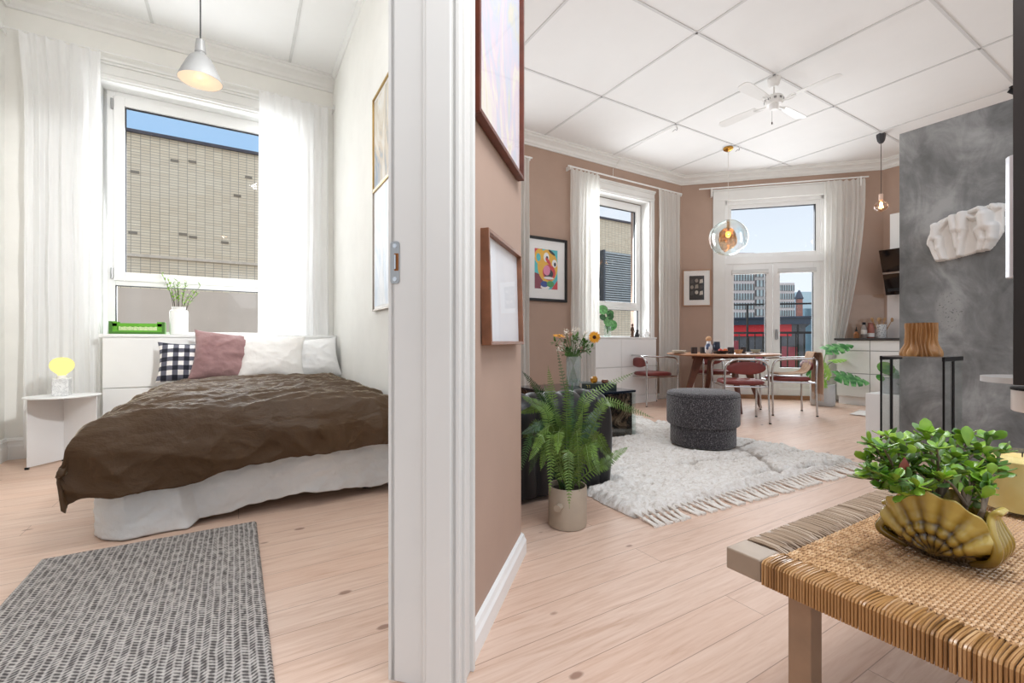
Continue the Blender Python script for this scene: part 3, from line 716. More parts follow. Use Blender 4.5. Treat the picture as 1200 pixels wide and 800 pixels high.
# brown duvet
m, nt, out = nmat('olive_brown_cotton'); s = N(nt)
v = s.coord(); n1 = s.noise(s.coord(scale=(1, 1.7, 1.2)), 5, 5, .6, dist=.35)
c = s.mix(s.noise(v, 3, 4), rgb(64, 42, 16), rgb(80, 56, 26))
h = s.math('ADD', n1, s.math('MULTIPLY', s.noise(v, 60, 3), .08))
fin(nt, out, s.bsdf(c, .58, 0, s.bump(h, .5, .04), **{'Specular IOR Level': .5, 'Sheen Weight': .7, 'Sheen Roughness': .25, 'Sheen Tint': rgb(236, 224, 196)})); DUV = m
DX0, DX1, DY0, DY1 = BX0-.02, BX1+.02, BY0-.02, 4.30
def duvet(u, v):
    # cloth coordinates: a across (left overhang negative), b along the bed from the pillow end
    ovL = .17; r = .10
    a = DX0-ovL-.05+(DX1+.0-(DX0-ovL-.05))*u
    ovF = .355-.125*u+.012*math.sin(u*9)
    b = DY1+.04*fbm(u*4, 0)-(DY1-DY0+ovF)*v
    # left side
    e = DX0+.02
    if a < e: ox, dzx = drape(-a, -e, r); x = -ox
    else: x, dzx = a, 0
    e2 = DY0+.04
    if b < e2: oy, dzy = drape(-b, -e2, r); y = -oy
    else: y, dzy = b, 0
    puff = .075*min(1, max(0, (a-DX0)/.25))**.5*min(1, max(0, (DX1-a)/.2+.35))*min(1, max(0, (b-DY0)/.3+.2))**.6
    puff *= (1+.35*fbm(a*1.6, b*1.3))
    top = .525
    wr = .034*ridged(a*1.3+.6*b+.6*fbm(a, b), b*4.2-a*1.0)+.016*ridged(a*3+7, b*6+a)
    hang = min(1, (dzx+dzy)/.15)
    wz = wr*(1-.6*min(1, dzy/.15))*(1-.9*min(1, dzx/.08))
    hem = 0.02*fbm(a*3, b*3)
    z = top+puff+wz-max(dzx, dzy)-.10*min(dzx, dzy)+hem*hang
    z = max(z, .185)
    ky = min(1, dzy/.12); kx = min(1, dzx/.12)
    y -= ky*(.046*(ridged(a*2.4+b*1.2, b*1.6-a*.5, 3)+.30)+.05*dzy)
    x -= kx*(.022*fbm(b*3.0, .4, 1, 2)+.012*fbm(b*7, a*2, 2, 2)+.05*dzx)
    if v < .03: z -= .02*(1-v/.03)
    return (min(x, XB-.015), y, z)
o = MB().sheet(duvet, 220, 250).build('duvet', DUV, None, ang=180, solid=.014, off=1)
tag(o, 'crumpled olive brown duvet spread over the bed', 'duvet')
# pillows
def pillow(name, label, loc, rx, rz, W, H, T, mat, seed, wr=.02, ears=.11, roll=0):
    def side(sg):
        def fn(u, v):
            a = 2*u-1; b = 2*v-1
            th = max(0, (1-abs(a)**2.5))**.6*max(0, (1-abs(b)**2.5))**.6
            pin = 1-ears*(1-abs(a)**2)*abs(b)**4; pin2 = 1-ears*(1-abs(b)**2)*abs(a)**4
            w_ = wr*(ridged(a*2+seed, b*2.2+sg)+.25)*th
            zz = sg*(T*th)+w_*sg+.4*wr*fbm(a*2+seed, b*2)
            return (a*W*pin2, b*H*pin, zz)
        return fn
    mb = MB().sheet(side(1), 40, 40); n0 = len(mb.v); k0 = len(mb.f)
    mb2 = MB().sheet(side(-1), 40, 40)
    mb.add(mb2.v, [q[::-1] for q in mb2.f])
    o = mb.build(name, mat, None, ang=180)
    bm = bmesh.new(); bm.from_mesh(o.data); bmesh.ops.remove_doubles(bm, verts=bm.verts, dist=.0006); bm.to_mesh(o.data); bm.free()
    tag(o, label, 'pillow', None, loc); o.rotation_euler = (rx, roll, rz); return o
WLIN = Mcloth('white_washed_linen', rgb(232, 228, 224), rgb(240, 238, 234), wrinkle=.45, wscale=8)
WCOT = Mcloth('white_cotton', rgb(236, 236, 236), rgb(244, 244, 243), wrinkle=.35, wscale=7)
MAUV = Mcloth('dusty_mauve_linen', rgb(142, 108, 108), rgb(160, 126, 124), wrinkle=.55, wscale=8)
m, nt, out = nmat('gingham_cotton'); s = N(nt); tc = s.n('ShaderNodeTexCoord'); sx = s.n('ShaderNodeSeparateXYZ', {0: tc.outputs['Object']})
def stripes(sock, p): return s.math('GREATER_THAN', s.math('FRACT', s.math('DIVIDE', s.math('ADD', sock, 3.0), p)), .5)
k = s.math('MULTIPLY', s.math('ADD', stripes(sx.outputs['X'], .072), stripes(sx.outputs['Y'], .072)), .5)
c = s.ramp(k, [(.0, rgb(232, 228, 224)), (.5, rgb(92, 92, 104)), (1, rgb(24, 26, 38))], 'LINEAR')
fin(nt, out, s.bsdf(c, .9, 0, s.bump(s.noise(s.coord(), 12, 4), .3, .02))); GING = m
R = math.radians
pillow('pillow', 'small navy and white gingham pillow at the left end of the pillow row', (-.37, 4.56, .73), R(72), R(4), .19, .17, .085, GING, 3, .012, roll=R(2))
pillow('pillow', 'crumpled dusty mauve pillow between the gingham and the white pillows', (-.09, 4.47, .775), R(70), R(2), .24, .215, .10, MAUV, 5, .022, roll=R(6))
pillow('pillow', 'large white linen pillow in front of the right curtain, beside the mauve pillow', (.25, 4.43, .765), R(64), R(-2), .26, .215, .11, WLIN, 8, .014, roll=R(2))
pillow('pillow', 'white cotton pillow in the corner behind the large linen pillow', (.59, 4.56, .745), R(66), R(0), .235, .20, .10, WCOT, 12, .016, roll=R(-5))
# bedroom rug
m, nt, out = nmat('grey_woven_wool'); s = N(nt); tc = s.n('ShaderNodeTexCoord'); sx = s.n('ShaderNodeSeparateXYZ', {0: tc.outputs['Object']})
X, Y = sx.outputs['X'], sx.outputs['Y']; p = .0195
wob = s.math('MULTIPLY', s.math('SUBTRACT', s.noise(s.coord(), 9, 2), .5), .012)
xr = s.math('DIVIDE', s.math('ADD', s.math('ADD', X, wob), 4.0), p); row = s.math('FLOOR', xr); fx = s.math('FRACT', xr)
par = s.math('SUBTRACT', s.math('MULTIPLY', s.math('MODULO', row, 2.0), 2.0), 1.0)
sl = s.math('FRACT', s.math('ADD', s.math('DIVIDE', Y, .0145), s.math('MULTIPLY', s.math('MULTIPLY', fx, par), .9)))
strand = s.math('ABSOLUTE', s.math('SUBTRACT', s.math('MULTIPLY', sl, 2.0), 1.0))
ridge = s.math('SUBTRACT', 1.0, s.math('ABSOLUTE', s.math('SUBTRACT', s.math('MULTIPLY', fx, 2.0), 1.0)))
nz = s.noise(s.coord(scale=(1, .5, 1)), 60, 3)
dd = s.math('ADD', s.math('MULTIPLY', s.math('SUBTRACT', strand, .5), .7), s.math('MULTIPLY', s.math('SUBTRACT', nz, .5), 1.5))
edge = s.ramp(ridge, [(.15, (1, 1, 1)), (.42, (0, 0, 0))])
col = s.ramp(s.math('ADD', dd, .46), [(.24, rgb(84, 80, 79)), (.48, rgb(140, 134, 130)), (.76, rgb(200, 195, 190))])
col = s.mix(s.math('MULTIPLY', edge, .6), col, rgb(212, 207, 202))
fin(nt, out, s.bsdf(col, .95, 0, s.bump(s.math('ADD', ridge, s.math('MULTIPLY', strand, .5)), .7, .008))); RUGB = m
def rugb(u, v): return (-.385+.77*u, -.75+1.5*v, .004+.010*(1 if .004 < u < .996 and .004 < v < .996 else 0)+.002*fbm(u*4, v*7))
o = MB().sheet(rugb, 90, 150).build('rug', RUGB, None, ang=180)
tag(o, 'flat woven grey wool rug lying on the floor at the foot of the bed', 'rug', None, (-.305, 1.835, 0), R(.3))
# ---------------------------------------------------------------- framed pictures
def art(name, cols, scale=3, paper=None):
    m, nt, out = nmat(name); s = N(nt); v = s.coord()
    n = s.noise(s.coord(scale=(1, 1, .45)), scale, 6, .62, 'Fac', 1.6)
    st = [(.25+.5*i/(len(cols)-1), c) for i, c in enumerate(cols)]
    fin(nt, out, s.bsdf(s.ramp(n, st), .6)); return m
def picture(name, label, W, H, depth, fw, frame_m, mat_w, board_m, art_m, loc, rz, rx=0, glass=True):
    """frame in its own XZ plane, its face towards -Y, its back on y=0"""
    t = thing(name, label, 'picture', loc, rz); t.rotation_euler = (rx, 0, rz)
    mb = MB()
    for q in ((-W/2, -W/2+fw, 0, H), (W/2-fw, W/2, 0, H), (-W/2+fw, W/2-fw, 0, fw), (-W/2+fw, W/2-fw, H-fw, H)): mb.box(q[0], q[1], -depth, 0, q[2], q[3])
    mb.build('frame', frame_m, t, smooth=False, bevel=.0015)
    MB().box(-W/2+fw, W/2-fw, -.010, -.002, fw, H-fw).build('mat_board', board_m, t, smooth=False)
    ar = MB().box(-W/2+fw+mat_w, W/2-fw-mat_w, -.0125, -.010, fw+mat_w, H-fw-mat_w).build('artwork', art_m, t, smooth=False)
    if glass: MB().box(-W/2+fw, W/2-fw, -.018, -.0165, fw, H-fw).build('glass', PICG, t, smooth=False)
    return t
PICG = Mglass('picture_glass', (1, 1, 1, 1), .16, .02)
BOARD = M('white_mat_board', rgb(240, 239, 236), .7, var=.01)
GOLD = M('brass_frame', rgb(176, 146, 88), .35, .6); ALU = M('pale_metal_frame', rgb(170, 160, 150), .35, .5)
# on the bedroom right wall (wall face x = XB, facing -X)
A1_ = art('pastel_abstract', [rgb(150, 176, 200), rgb(226, 224, 218), rgb(206, 196, 178), rgb(120, 150, 180), rgb(232, 230, 224)], 4)
A2_ = art('pale_blue_wash', [rgb(206, 218, 232), rgb(232, 236, 240), rgb(196, 212, 230), rgb(238, 240, 242)], 2.5)
# near edges are hidden by the door frame
def rwall(px): # point on x = XB - .0
    t = (px-600)/FPX; k = XB/(FW[0]+RT[0]*t); return k*(FW[1]+RT[1]*t), k
y0, z0 = rwall(440); zt = hz(118.5, z0); zb = hz(228, z0)
picture('framed_picture', 'upper picture with pastel abstract print on the bedroom right wall, partly behind the door frame', .62, zt-zb, .022, .012, GOLD, .02, BOARD, A1_, (XB-.001, y0-.31, zb), R(-90), 0, False)
picture('framed_picture', 'lower pale blue picture in a thin metal frame on the bedroom right wall', .62, .85, .022, .012, ALU, .02, BOARD, A2_, (XB-.001, y0-.31, hz(365, z0)), R(-90))
MB_ = MB().box(XB-.16, XB-.05, YW-.012, YW-.0005, 3.02, 3.09)
tag(MB_.build('wall_socket', WHITE, None, smooth=False, bevel=.004), 'small white socket box high on the window wall, beside the right bedroom curtain', 'socket')
# on the hall wall (face normal (S2,-S2), so rz = 45 degrees)
A3_ = art('sketchy_pastel', [rgb(226, 214, 208), rgb(216, 214, 196), rgb(200, 206, 222), rgb(222, 206, 216), rgb(232, 228, 214), rgb(214, 196, 176), rgb(230, 226, 222)], 5)
A4_ = art('pale_grey_wash', [rgb(226, 230, 236), rgb(236, 238, 241), rgb(216, 222, 230)], 2)
MAHO = M('red_brown_wood', rgb(98, 48, 32), .35, var=.2, vscale=20); WALN = M('walnut_lip', rgb(128, 84, 60), .4, var=.2, vscale=20)
def hwall(a, o=0): p = hp(a, -o); return p
def a_of(x, y): return (x-E1[0])*D[0]+(y-E1[1])*D[1]
a0 = a_of(.574, 1.184)-.012; a1 = a_of(.979, 1.589)
c = hwall((a0+a1)/2, .003)
picture('framed_picture', 'large picture with faint sketchy print in a red brown frame, higher on the rose wall', a1-a0, .86, .028, .014, MAHO, .012, BOARD, A3_, (c[0], c[1], 1.555), R(45))
a0 = a_of(.644, 1.254)-.012; a1 = a_of(.958, 1.568)
c = hwall((a0+a1)/2, .004)
picture('framed_picture', 'small empty pale picture in a deep walnut frame, lower on the rose wall', a1-a0, .36, .032, .012, WALN, .0, BOARD, A4_, (c[0], c[1], .888), R(45), R(-1.5))
# ================================================================== LIVING ROOM
curtain('curtain', 'off-white curtain hanging left of the colourful face painting', (2.86, 4.87), (3.19, 4.87), 3.23, .03, 6, .032, LINENC, gL, 4.1)
curtain('curtain', 'off-white curtain left of the living room window, beside the colourful face painting', (3.86, 4.86), (4.36, 4.86), 3.24, .03, 7, .035, LINENC, gL, 5.2)
curtain('curtain', 'off-white curtain right of the living room window, behind the leftmost red chair', (5.56, 4.86), (6.06, 4.86), 3.25, .03, 7, .035, LINENC, gL, 6.7)
def gath(u, v):   # pulled aside towards its left edge lower down
    k = 1-.62*max(0, min(1, (v-.08)/.72))**1.6
    return u*k
P0 = bp(2.02, -.09); P1 = bp(2.56, -.09)
curtain('curtain', 'off-white curtain pulled aside right of the balcony door', P0, P1, 3.305, .03, 7, .030, LINENC, gL, 8.4, gath, (-S2, -S2))
def crod(name, label, p, q, z, nb=2):
    r = thing(name, label, 'curtain rod')
    MB().tube([(p[0], p[1], z), (q[0], q[1], z)], .011, 10).build('rod', WHITE, r)
    return r
r = crod('curtain_rod', 'white curtain rod above the living room window', (3.8, 4.86), (6.10, 4.86), 3.265)
for x in (3.84, 6.08): MB().box(x-.008, x+.008, 4.85, 4.949, 3.225, 3.275).build('bracket', WHITE, r, smooth=False)
r = crod('curtain_rod', 'white curtain rod above the balcony door, its left end bare', bp(.26, -.09), bp(2.6, -.09), 3.335)
for s_ in (.45, 2.5):
    mb = MB(); bbox(mb, s_-.01, s_+.01, -.10, -.001, 3.21, 3.345); mb.build('bracket', WHITE, r, smooth=False)
r = crod('curtain_rod', 'white curtain rod over the leftmost living room curtain', (1.55, 4.86), (3.22, 4.86), 3.245)
for x in (1.6, 3.18): MB().box(x-.008, x+.008, 4.85, 4.949, 3.205, 3.255).build('bracket', WHITE, r, smooth=False)
# cabinet under the living window
sc = thing('sill_cabinet', 'white low cabinet with four flat doors under the living room window', 'cabinet')
MB().box(4.19, 5.385, 4.77, 4.949, 0, .94).build('body', WHITE, sc, smooth=False)
MB().box(4.16, 5.40, 4.75, 5.11, .94, .962).build('top_board', WHITE, sc, smooth=False, bevel=.003)
for x0, x1 in ((4.19, 4.668), (4.674, 5.385)):
    MB().box(x0, x1, 4.752, 4.768, .54, .934).build('door', WHITE, sc, smooth=False, bevel=.003)
    MB().box(x0, x1, 4.752, 4.768, .12, .53).build('door', WHITE, sc, smooth=False, bevel=.003)
MB().box(4.18, 5.39, 4.748, 4.769, 0, .105).build('plinth', WHITE, sc, smooth=False, bevel=.003)
# plant on the living sill
pl = thing('potted_plant', 'leafy plant with round dark leaves in a glass vase on the living room sill', 'plant', (4.62, 4.98, .962))
MB().lathe([(.05, 0), (.052, .004), (.056, .13), (.052, .16), (.055, .17), (.052, .17), (.049, .16), (.053, .13), (.049, .01), (0, .008)], 28).build('vase', CLEAR, pl)
LEAFD = M('dark_striped_leaf', rgb(62, 116, 60), .3, var=.55, vscale=34)
LFS = [M('sill_leaf_%d' % k, c_, .3, var=.5, vscale=30) for k, c_ in enumerate((rgb(62, 116, 60), rgb(38, 84, 42), rgb(92, 148, 86)))]
def roundleaf(mb, c, nrm, rad, n=14):
    nrm = nrm.normalized(); a = nrm.orthogonal().normalized(); b = nrm.cross(a)
    vs = [c-nrm*rad*.12]
    for r_ in (.55, 1.0):
        for k in range(n):
            t = 2*PI*k/n; vs.append(c+(a*math.cos(t)*1.12+b*math.sin(t))*rad*r_+nrm*(rad*.02 if r_ > .9 else -rad*.03))
    fs = [(0, 1+k, 1+(k+1) % n) for k in range(n)]+[(1+k, 1+n+k, 1+n+(k+1) % n, 1+(k+1) % n) for k in range(n)]
    mb.add(vs, fs)
for px, py, r_ in ((704, 363, .075), (707, 377, .08), (719.5, 381, .085), (717, 367, .055), (700, 372, .05), (712, 371, .05)):
    x, y = at(px, 6.68); y = 4.97+rr.uniform(-.05, .05); c = Vector((x-4.62, y-4.98, hz(py, 6.68)-.962))
    c.y = min(c.y, .06)
    st = MB().tube(smooth_path([(0, 0, .05), (c.x*.4, c.y*.4, c.z*.7), c], 5), .004, 5).build('stem', M('leaf_stem', rgb(80, 120, 60), .5), pl)
    lb = MB(); roundleaf(lb, c, Vector((-.45+rr.uniform(-.25, .25), -.8, .45)), r_); lb.build('leaf', LFS[int(px) % 3], st, ang=180)
# little figures on the sill
x, y = at(737.5, 6.92)
fg = thing('figurine', 'slim brown carved standing figurine on the living room sill', 'figurine', (x, 4.95, .962))
BRZ = M('brown_bronze', rgb(86, 58, 40), .45, .3, var=.3); BLK = M('black_ceramic', rgb(20, 20, 22), .3)
MB().lathe([(.035, 0), (.035, .012), (.020, .016), (.024, .05), (.016, .085), (.026, .12), (.022, .15), (.009, .165), (0, .166)], 18).build('body', BRZ, fg)
MB().ell((0, 0, .185), (.016, .018, .022)).build('head', BRZ, fg)
mb = MB()
for sx in (-1, 1): mb.tube(smooth_path([(sx*.022, 0, .145), (sx*.036, -.005, .10), (sx*.018, -.022, .075)], 4), .006, 6)
mb.build('arms', BRZ, fg)
x, y = at(744, 6.95)
fg = thing('figurine', 'small black seated cat-like figurine on the living room sill', 'figurine', (x, 4.95, .962))
MB().lathe([(.030, 0), (.036, .02), (.030, .05), (.018, .085), (0, .09)], 18).build('body', BLK, fg)
h = MB().ell((0, -.008, .10), (.02, .022, .02)); h.lathe([(.008, .112), (0, .13)], 8, (-.012, 0, 0)); h.lathe([(.008, .112), (0, .13)], 8, (.012, 0, 0)); h.build('head', BLK, fg)
MB().tube(smooth_path([(.028, .01, .012), (.055, .01, .02), (.062, .01, .05)], 5), .007, 6).build('tail', BLK, fg)
x, y = at(759, 6.95)
fg = thing('jug', 'small white lidded jug at the right end of the living room sill', 'jug', (x, 4.92, .962))
MB().lathe([(.03, 0), (.045, .02), (.05, .05), (.036, .085), (.022, .092), (.020, .10), (0, .108)], 24).build('body', PORC, fg)
MB().ell((0, 0, .118), .012, 12, 8).build('lid_knob', PORC, fg)
MB().tube(smooth_path([(-.043, 0, .06), (-.075, 0, .065), (-.07, 0, .03), (-.046, 0, .028)], 5), .005, 6).build('handle', PORC, fg)
MB().tube(smooth_path([(.045, 0, .045), (.07, 0, .06), (.078, 0, .085)], 5), [.009]*11, 8).build('spout', PORC, fg)
# face painting (generic patches of colour)
pt = thing('framed_picture', 'colourful abstract face print in a black frame on the facade wall beside the sofa', 'picture', (3.505, YW-.002, 1.43))
W, H = .66, .845; mb = MB(); fw = .036
for q in ((-W/2, -W/2+fw, 0, H), (W/2-fw, W/2, 0, H), (-W/2+fw, W/2-fw, 0, fw), (-W/2+fw, W/2-fw, H-fw, H)): mb.box(q[0], q[1], -.03, 0, q[2], q[3])
mb.build('frame', M('black_frame', rgb(24, 22, 22), .4), pt, smooth=False, bevel=.002)
MB().box(-W/2+fw, W/2-fw, -.012, -.002, fw, H-fw).build('mat_board', BOARD, pt, smooth=False)
x0, x1, z0, z1 = -.195, .175, .165, .69
def pc(u, v): return (x0+(x1-x0)*u, z0+(z1-z0)*v)
ab = MB().box(x0, x1, -.0128, -.012, z0, z1).build('artwork', M('print_cyan', rgb(72, 190, 196), .5), pt, smooth=False)
lay = [0]
def patch(cu, cv, ru, rv, col, n=28, a=0, pts=None):
    lay[0] += 1; y = -.0128-.00018*lay[0]
    if pts: P = [pc(u, v) for u, v in pts]
    else:
        P = []
        for k in range(n):
            t = 2*PI*k/n; u = ru*math.cos(t); v = rv*math.sin(t)
            P.append(pc(min(1, max(0, cu+u*math.cos(a)-v*math.sin(a))), min(1, max(0, cv+u*math.sin(a)+v*math.cos(a)))))
    vs = [(p[0], y, p[1]) for p in P]; MB().add(vs, [tuple(range(len(P)))]).build('colour_patch', M('print_%d' % lay[0], col, .5, var=.02), ab, smooth=False)
YEL, RED, DKR, NAV, WHT = rgb(236, 180, 30), rgb(206, 40, 44), rgb(132, 26, 48), rgb(30, 60, 140), rgb(244, 240, 236)
patch(0, 0, 0, 0, RED, pts=[(0, .72), (.22, .80), (.34, 1), (0, 1)])
patch(0, 0, 0, 0, DKR, pts=[(0, 0), (.42, 0), (.30, .34), (0, .40)])
patch(0, 0, 0, 0, RED, pts=[(.72, 0), (1, 0), (1, .24)])
patch(.56, .58, .44, .42, YEL); patch(.22, .80, .22, .20, YEL); patch(.16, .78, .09, .10, rgb(70, 190, 196), a=.4)
patch(.45, .05, .20, .06, WHT); patch(.42, .12, .17, .075, NAV); patch(.68, .13, .16, .08, rgb(60, 150, 70))
patch(.50, .80, .12, .12, WHT); patch(.86, .66, .11, .10, WHT); patch(.53, .78, .05, .055, BLK and rgb(16, 16, 18)); patch(.88, .64, .05, .05, rgb(16, 16, 18))
patch(.62, .42, .28, .20, RED); patch(.60, .39, .20, .12, rgb(30, 20, 24)); patch(.52, .47, .15, .13, rgb(228, 132, 166)); patch(.60, .28, .22, .035, WHT)
patch(.58, .70, .14, .05, RED, a=-.6); patch(.74, .93, .16, .035, rgb(20, 20, 22), a=-.4)
MB().box(-W/2+fw, W/2-fw, -.022, -.0205, fw, H-fw).build('glass', PICG, pt, smooth=False)
# small print on the balcony wall
pc_ = bp(.235, -.002)
t = picture('framed_picture', 'black and white collage print in a thin oak frame between window and balcony door', .42, .585, .022, .012, M('oak_frame', rgb(178, 136, 104), .5), .085, BOARD, M('dark_collage', rgb(34, 32, 32), .5), (pc_[0], pc_[1], 1.475), R(-45))
ab = [c for c in t.children if c.name.startswith('artwork')][0]
for k in range(9):
    u, v = k % 3, k//3; x = -.10+.07*u; z = .175+.095*v+.01*(u % 2)
    sc_ = rr.choice((rgb(150, 140, 130), rgb(196, 188, 178), rgb(96, 90, 86), rgb(70, 66, 66)))
    q = MB()
    if (u+v) % 2: q.add([(x+.028+.026*math.cos(a*PI/8), -.013, z+.035+.03*math.sin(a*PI/8)) for a in range(16)], [tuple(range(15, -1, -1))][:1])
    else: q.add([(x, -.013, z), (x+.055, -.013, z+.008), (x+.05, -.013, z+.07), (x+.008, -.013, z+.06)], [(0, 1, 2, 3)])
    q.build('collage_patch', M('collage_%d' % k, sc_, .6), ab, smooth=False)
# ---------------------------------------------------------------- sofa
VELV = M('black_velvet', rgb(11, 11, 15), .45, var=.2, bump=.1, bscale=40, **{'Sheen Weight': .16, 'Sheen Roughness': .25})
sf = thing('sofa', 'black channel tufted velvet sofa behind the fern against the left wall', 'sofa', (XLV+.06, 2.14, 0))
SD_, SL = .88, 1.95        # depth along x, length along y
def channel_arm(y0, y1, x0, x1, z0, z1, n, sgn):
    """rounded slab wrapped in vertical channels: the profile goes front foot -> over the top"""
    mb = MB(); wch = (x1-x0)/n
    def fn(u, v):
        x = x0+(x1-x0)*u; k = abs(math.sin(PI*n*u))**.6; b = .018*k
        th = (y1-y0)/2; cy_ = (y0+y1)/2; r = th
        Lv = z1-r-z0; tot = 2*Lv+PI*r; q = v*tot
        # front corner rounds back
        e = max(0, (x-(x1-.12))/.12); shr = 1-.35*e**3
        if q < Lv: y, z, ny, nz_ = -r, z0+q, -1, 0
        elif q < Lv+PI*r:
            a = (q-Lv)/r; y, z, ny, nz_ = -r*math.cos(a), z1-r+r*math.sin(a), -math.cos(a), math.sin(a)
        else: y, z, ny, nz_ = r, z1-r-(q-Lv-PI*r), 1, 0
        top = (z-z0)/(z1-z0)
        return (x+.02*math.sin(PI*top)*e, cy_+(y+ny*b)*shr, z+nz_*b-.05*e*e*top)
    mb.sheet(fn, n*10, 40)
    # end caps
    nu = n*10
    o = len(mb.v)-(nu+1)*41
    mb.f.append(tuple(o+j*(nu+1)+nu for j in range(41))[::-1]); mb.f.append(tuple(o+j*(nu+1) for j in range(41)))
    return mb
channel_arm(-.02, .20, .0, .93, .03, .585, 8, -1).build('armrest', VELV, sf, ang=60)
channel_arm(SL-.20, SL+.02, .0, .93, .03, .585, 8, 1).build('armrest', VELV, sf, ang=60)
mb = MB()
def bk(u, v):
    y = .15+(SL-.30)*u; k = abs(math.sin(PI*14*u))**.6; b = .02*k; r = .12; Lv = .62-r-.2; tot = 2*Lv+PI*r; q = v*tot
    if q < Lv: x, z, nx, nz_ = r, .2+q, 1, 0
    elif q < Lv+PI*r: a = (q-Lv)/r; x, z, nx, nz_ = r*math.cos(a), .62-r+r*math.sin(a), math.cos(a), math.sin(a)
    else: x, z, nx, nz_ = -r, .62-r-(q-Lv-PI*r), -1, 0
    return (.14+x+nx*b, y, z+.08+nz_*b)
mb.sheet(bk, 140, 36); mb.build('backrest', VELV, sf, ang=60)
MB().box(.05, .84, .18, SL-.18, .03, .24).build('base', VELV, sf, smooth=False, bevel=.03, seg=3)
for k in range(2):
    MB().box(.26, .86, .20+k*.78, .20+(k+1)*.775, .24, .42).build('seat_cushion', VELV, sf, smooth=True, bevel=.06, seg=5)
for x in (.08, .78):
    for y in (.06, SL-.06): MB().lathe([(.02, 0), (.025, .035)], 12, (x, y, 0)).build('foot', BLACKM, sf)
# coffee table of smoked mirror and glass
def brown_reflections():
    m, nt, out = nmat('painted_brown_reflections'); s = N(nt); v = s.coord(); n = s.noise(v, 7, 8, .7, dist=1.4)
    c = s.ramp(n, [(.30, rgb(20, 16, 14)), (.52, rgb(44, 33, 27)), (.60, rgb(112, 88, 70)), (.68, rgb(190, 168, 146)), (.75, rgb(70, 54, 44))])  # marbled browns stand in for reflections in the smoked mirror sides
    fin(nt, out, s.bsdf(c, .12)); return m
ct = thing('coffee_table', 'low smoked mirror coffee table with painted brown reflections and dark glass top behind the sofa arm', 'coffee table', (2.40, 3.05, .012))
MB().box(.02, .755, .02, .88, 0, .41).build('body', brown_reflections(), ct, smooth=False)
MB().box(0, .785, 0, .90, .415, .435).build('tabletop', M('dark_glass_top', rgb(24, 32, 44), .08, var=.1), ct, smooth=False, bevel=.003)
MB().box(0, .785, .001, .018, 0, .413).build('glass_side', CLEAR, ct, smooth=False)
MB().box(.765, .785, .02, .90, 0, .413).build('glass_side', CLEAR, ct, smooth=False)
# flower vase and bouquet on the coffee table
x, y = at(672, 4.66)
fv = thing('flower_vase', 'clear glass vase with sunflowers and small white flowers on the coffee table', 'vase', (x, y, .447), R(20))
m, nt, out = nmat('frosted_clear_glass'); s = N(nt); d_ = s.n('ShaderNodeBsdfDiffuse', {'Color': rgb(236, 240, 240)}).outputs[0]; t_ = s.n('ShaderNodeBsdfTransparent', {'Color': rgb(240, 246, 245)}).outputs[0]; g_ = s.n('ShaderNodeBsdfGlossy', {'Roughness': .05}).outputs[0]
fin(nt, out, s.n('ShaderNodeMixShader', {0: .08, 1: s.n('ShaderNodeMixShader', {0: .20, 1: t_, 2: d_}).outputs[0], 2: g_}).outputs[0]); FROST = m
vb = MB(); prof = [(.082, 0), (.086, .004), (.088, .30), (.084, .30), (.081, .014), (.0, .012)]
vb.lathe(prof, 4); vb.build('vase', FROST, fv, smooth=False, bevel=.004)
STEM = M('flower_stem', rgb(92, 128, 62), .5); PETY = M('yellow_petal', rgb(238, 166, 24), .6, var=.12); DISK = M('brown_flower_disk', rgb(74, 42, 20), .9)
PALEF = M('pale_blossom', rgb(246, 238, 228), .7, var=.1); PINKF = M('blush_blossom', rgb(226, 186, 166), .7, var=.1); MIDG = M('bouquet_leaf', rgb(92, 134, 66), .5, var=.3, vscale=20)
def cam_off(dpx, dpy, z, dz=0):
    """offset in metres for a photo offset, across the view; dz along it"""
    a = dpx*z/FPX
    return Vector((RT[0]*a+FW[0]*dz, RT[1]*a+FW[1]*dz, -dpy*z/FPX))
RZ = Matrix.Rotation(-R(20), 3, 'Z')
def flower(px, py, kind, dz=0):
    h = RZ @ (cam_off(px-672, 0, 4.66, dz)); h.z = hz(py, 4.66)-.447
    b = Vector((h.x*-.25, h.y*-.25, .03)); n_ = Vector((.06, -.3, .05))
    path = smooth_path([b, Vector((h.x*.18, h.y*.18, .29)), h], 6)
    st = MB().tube(path, .0035, 6).build('stem', STEM, fv)
    return h, st
def sunflower(px, py, nrm, R_=.05, dz=0):
    h, st = flower(px, py, 0, dz); nrm = (RZ @ Vector(nrm)).normalized(); a = nrm.orthogonal().normalized(); b = nrm.cross(a); mb = MB()
    for k in range(24):
        t = 2*PI*k/24+rr.uniform(-.05, .05); d = a*math.cos(t)+b*math.sin(t)
        leaf(mb, h+d*.016+nrm*.002*(k % 3), d+nrm*rr.uniform(-.1, .25), R_, .0095, nrm)
    f = mb.build('petals', PETY, st, ang=180)
    q = MB(); P = [h+(a*math.cos(2*PI*k/16)+b*math.sin(2*PI*k/16))*.02+nrm*.004 for k in range(16)]; q.add(P+[h+nrm*.012], [(k, (k+1) % 16, 16) for k in range(16)]); q.build('disk', DISK, st, ang=180)
sunflower(655, 394, (-.1, -.25, .95), .052); sunflower(696.5, 395, (-.45, -.85, .15), .05)
def blob(px, py, mat, n, rad, dz=0, size=.012):
    h, st = flower(px, py, 1, dz); mb = MB()
    for _ in range(n):
        d = Vector((rr.gauss(0, 1), rr.gauss(0, 1), rr.gauss(0, .8))).normalized()
        leaf(mb, h+d*rad*rr.uniform(.1, 1.0), d+Vector((0, 0, .3)), size*rr.uniform(1.4, 2.4), size*.75)
    mb.build('blossom', mat, st, ang=180)
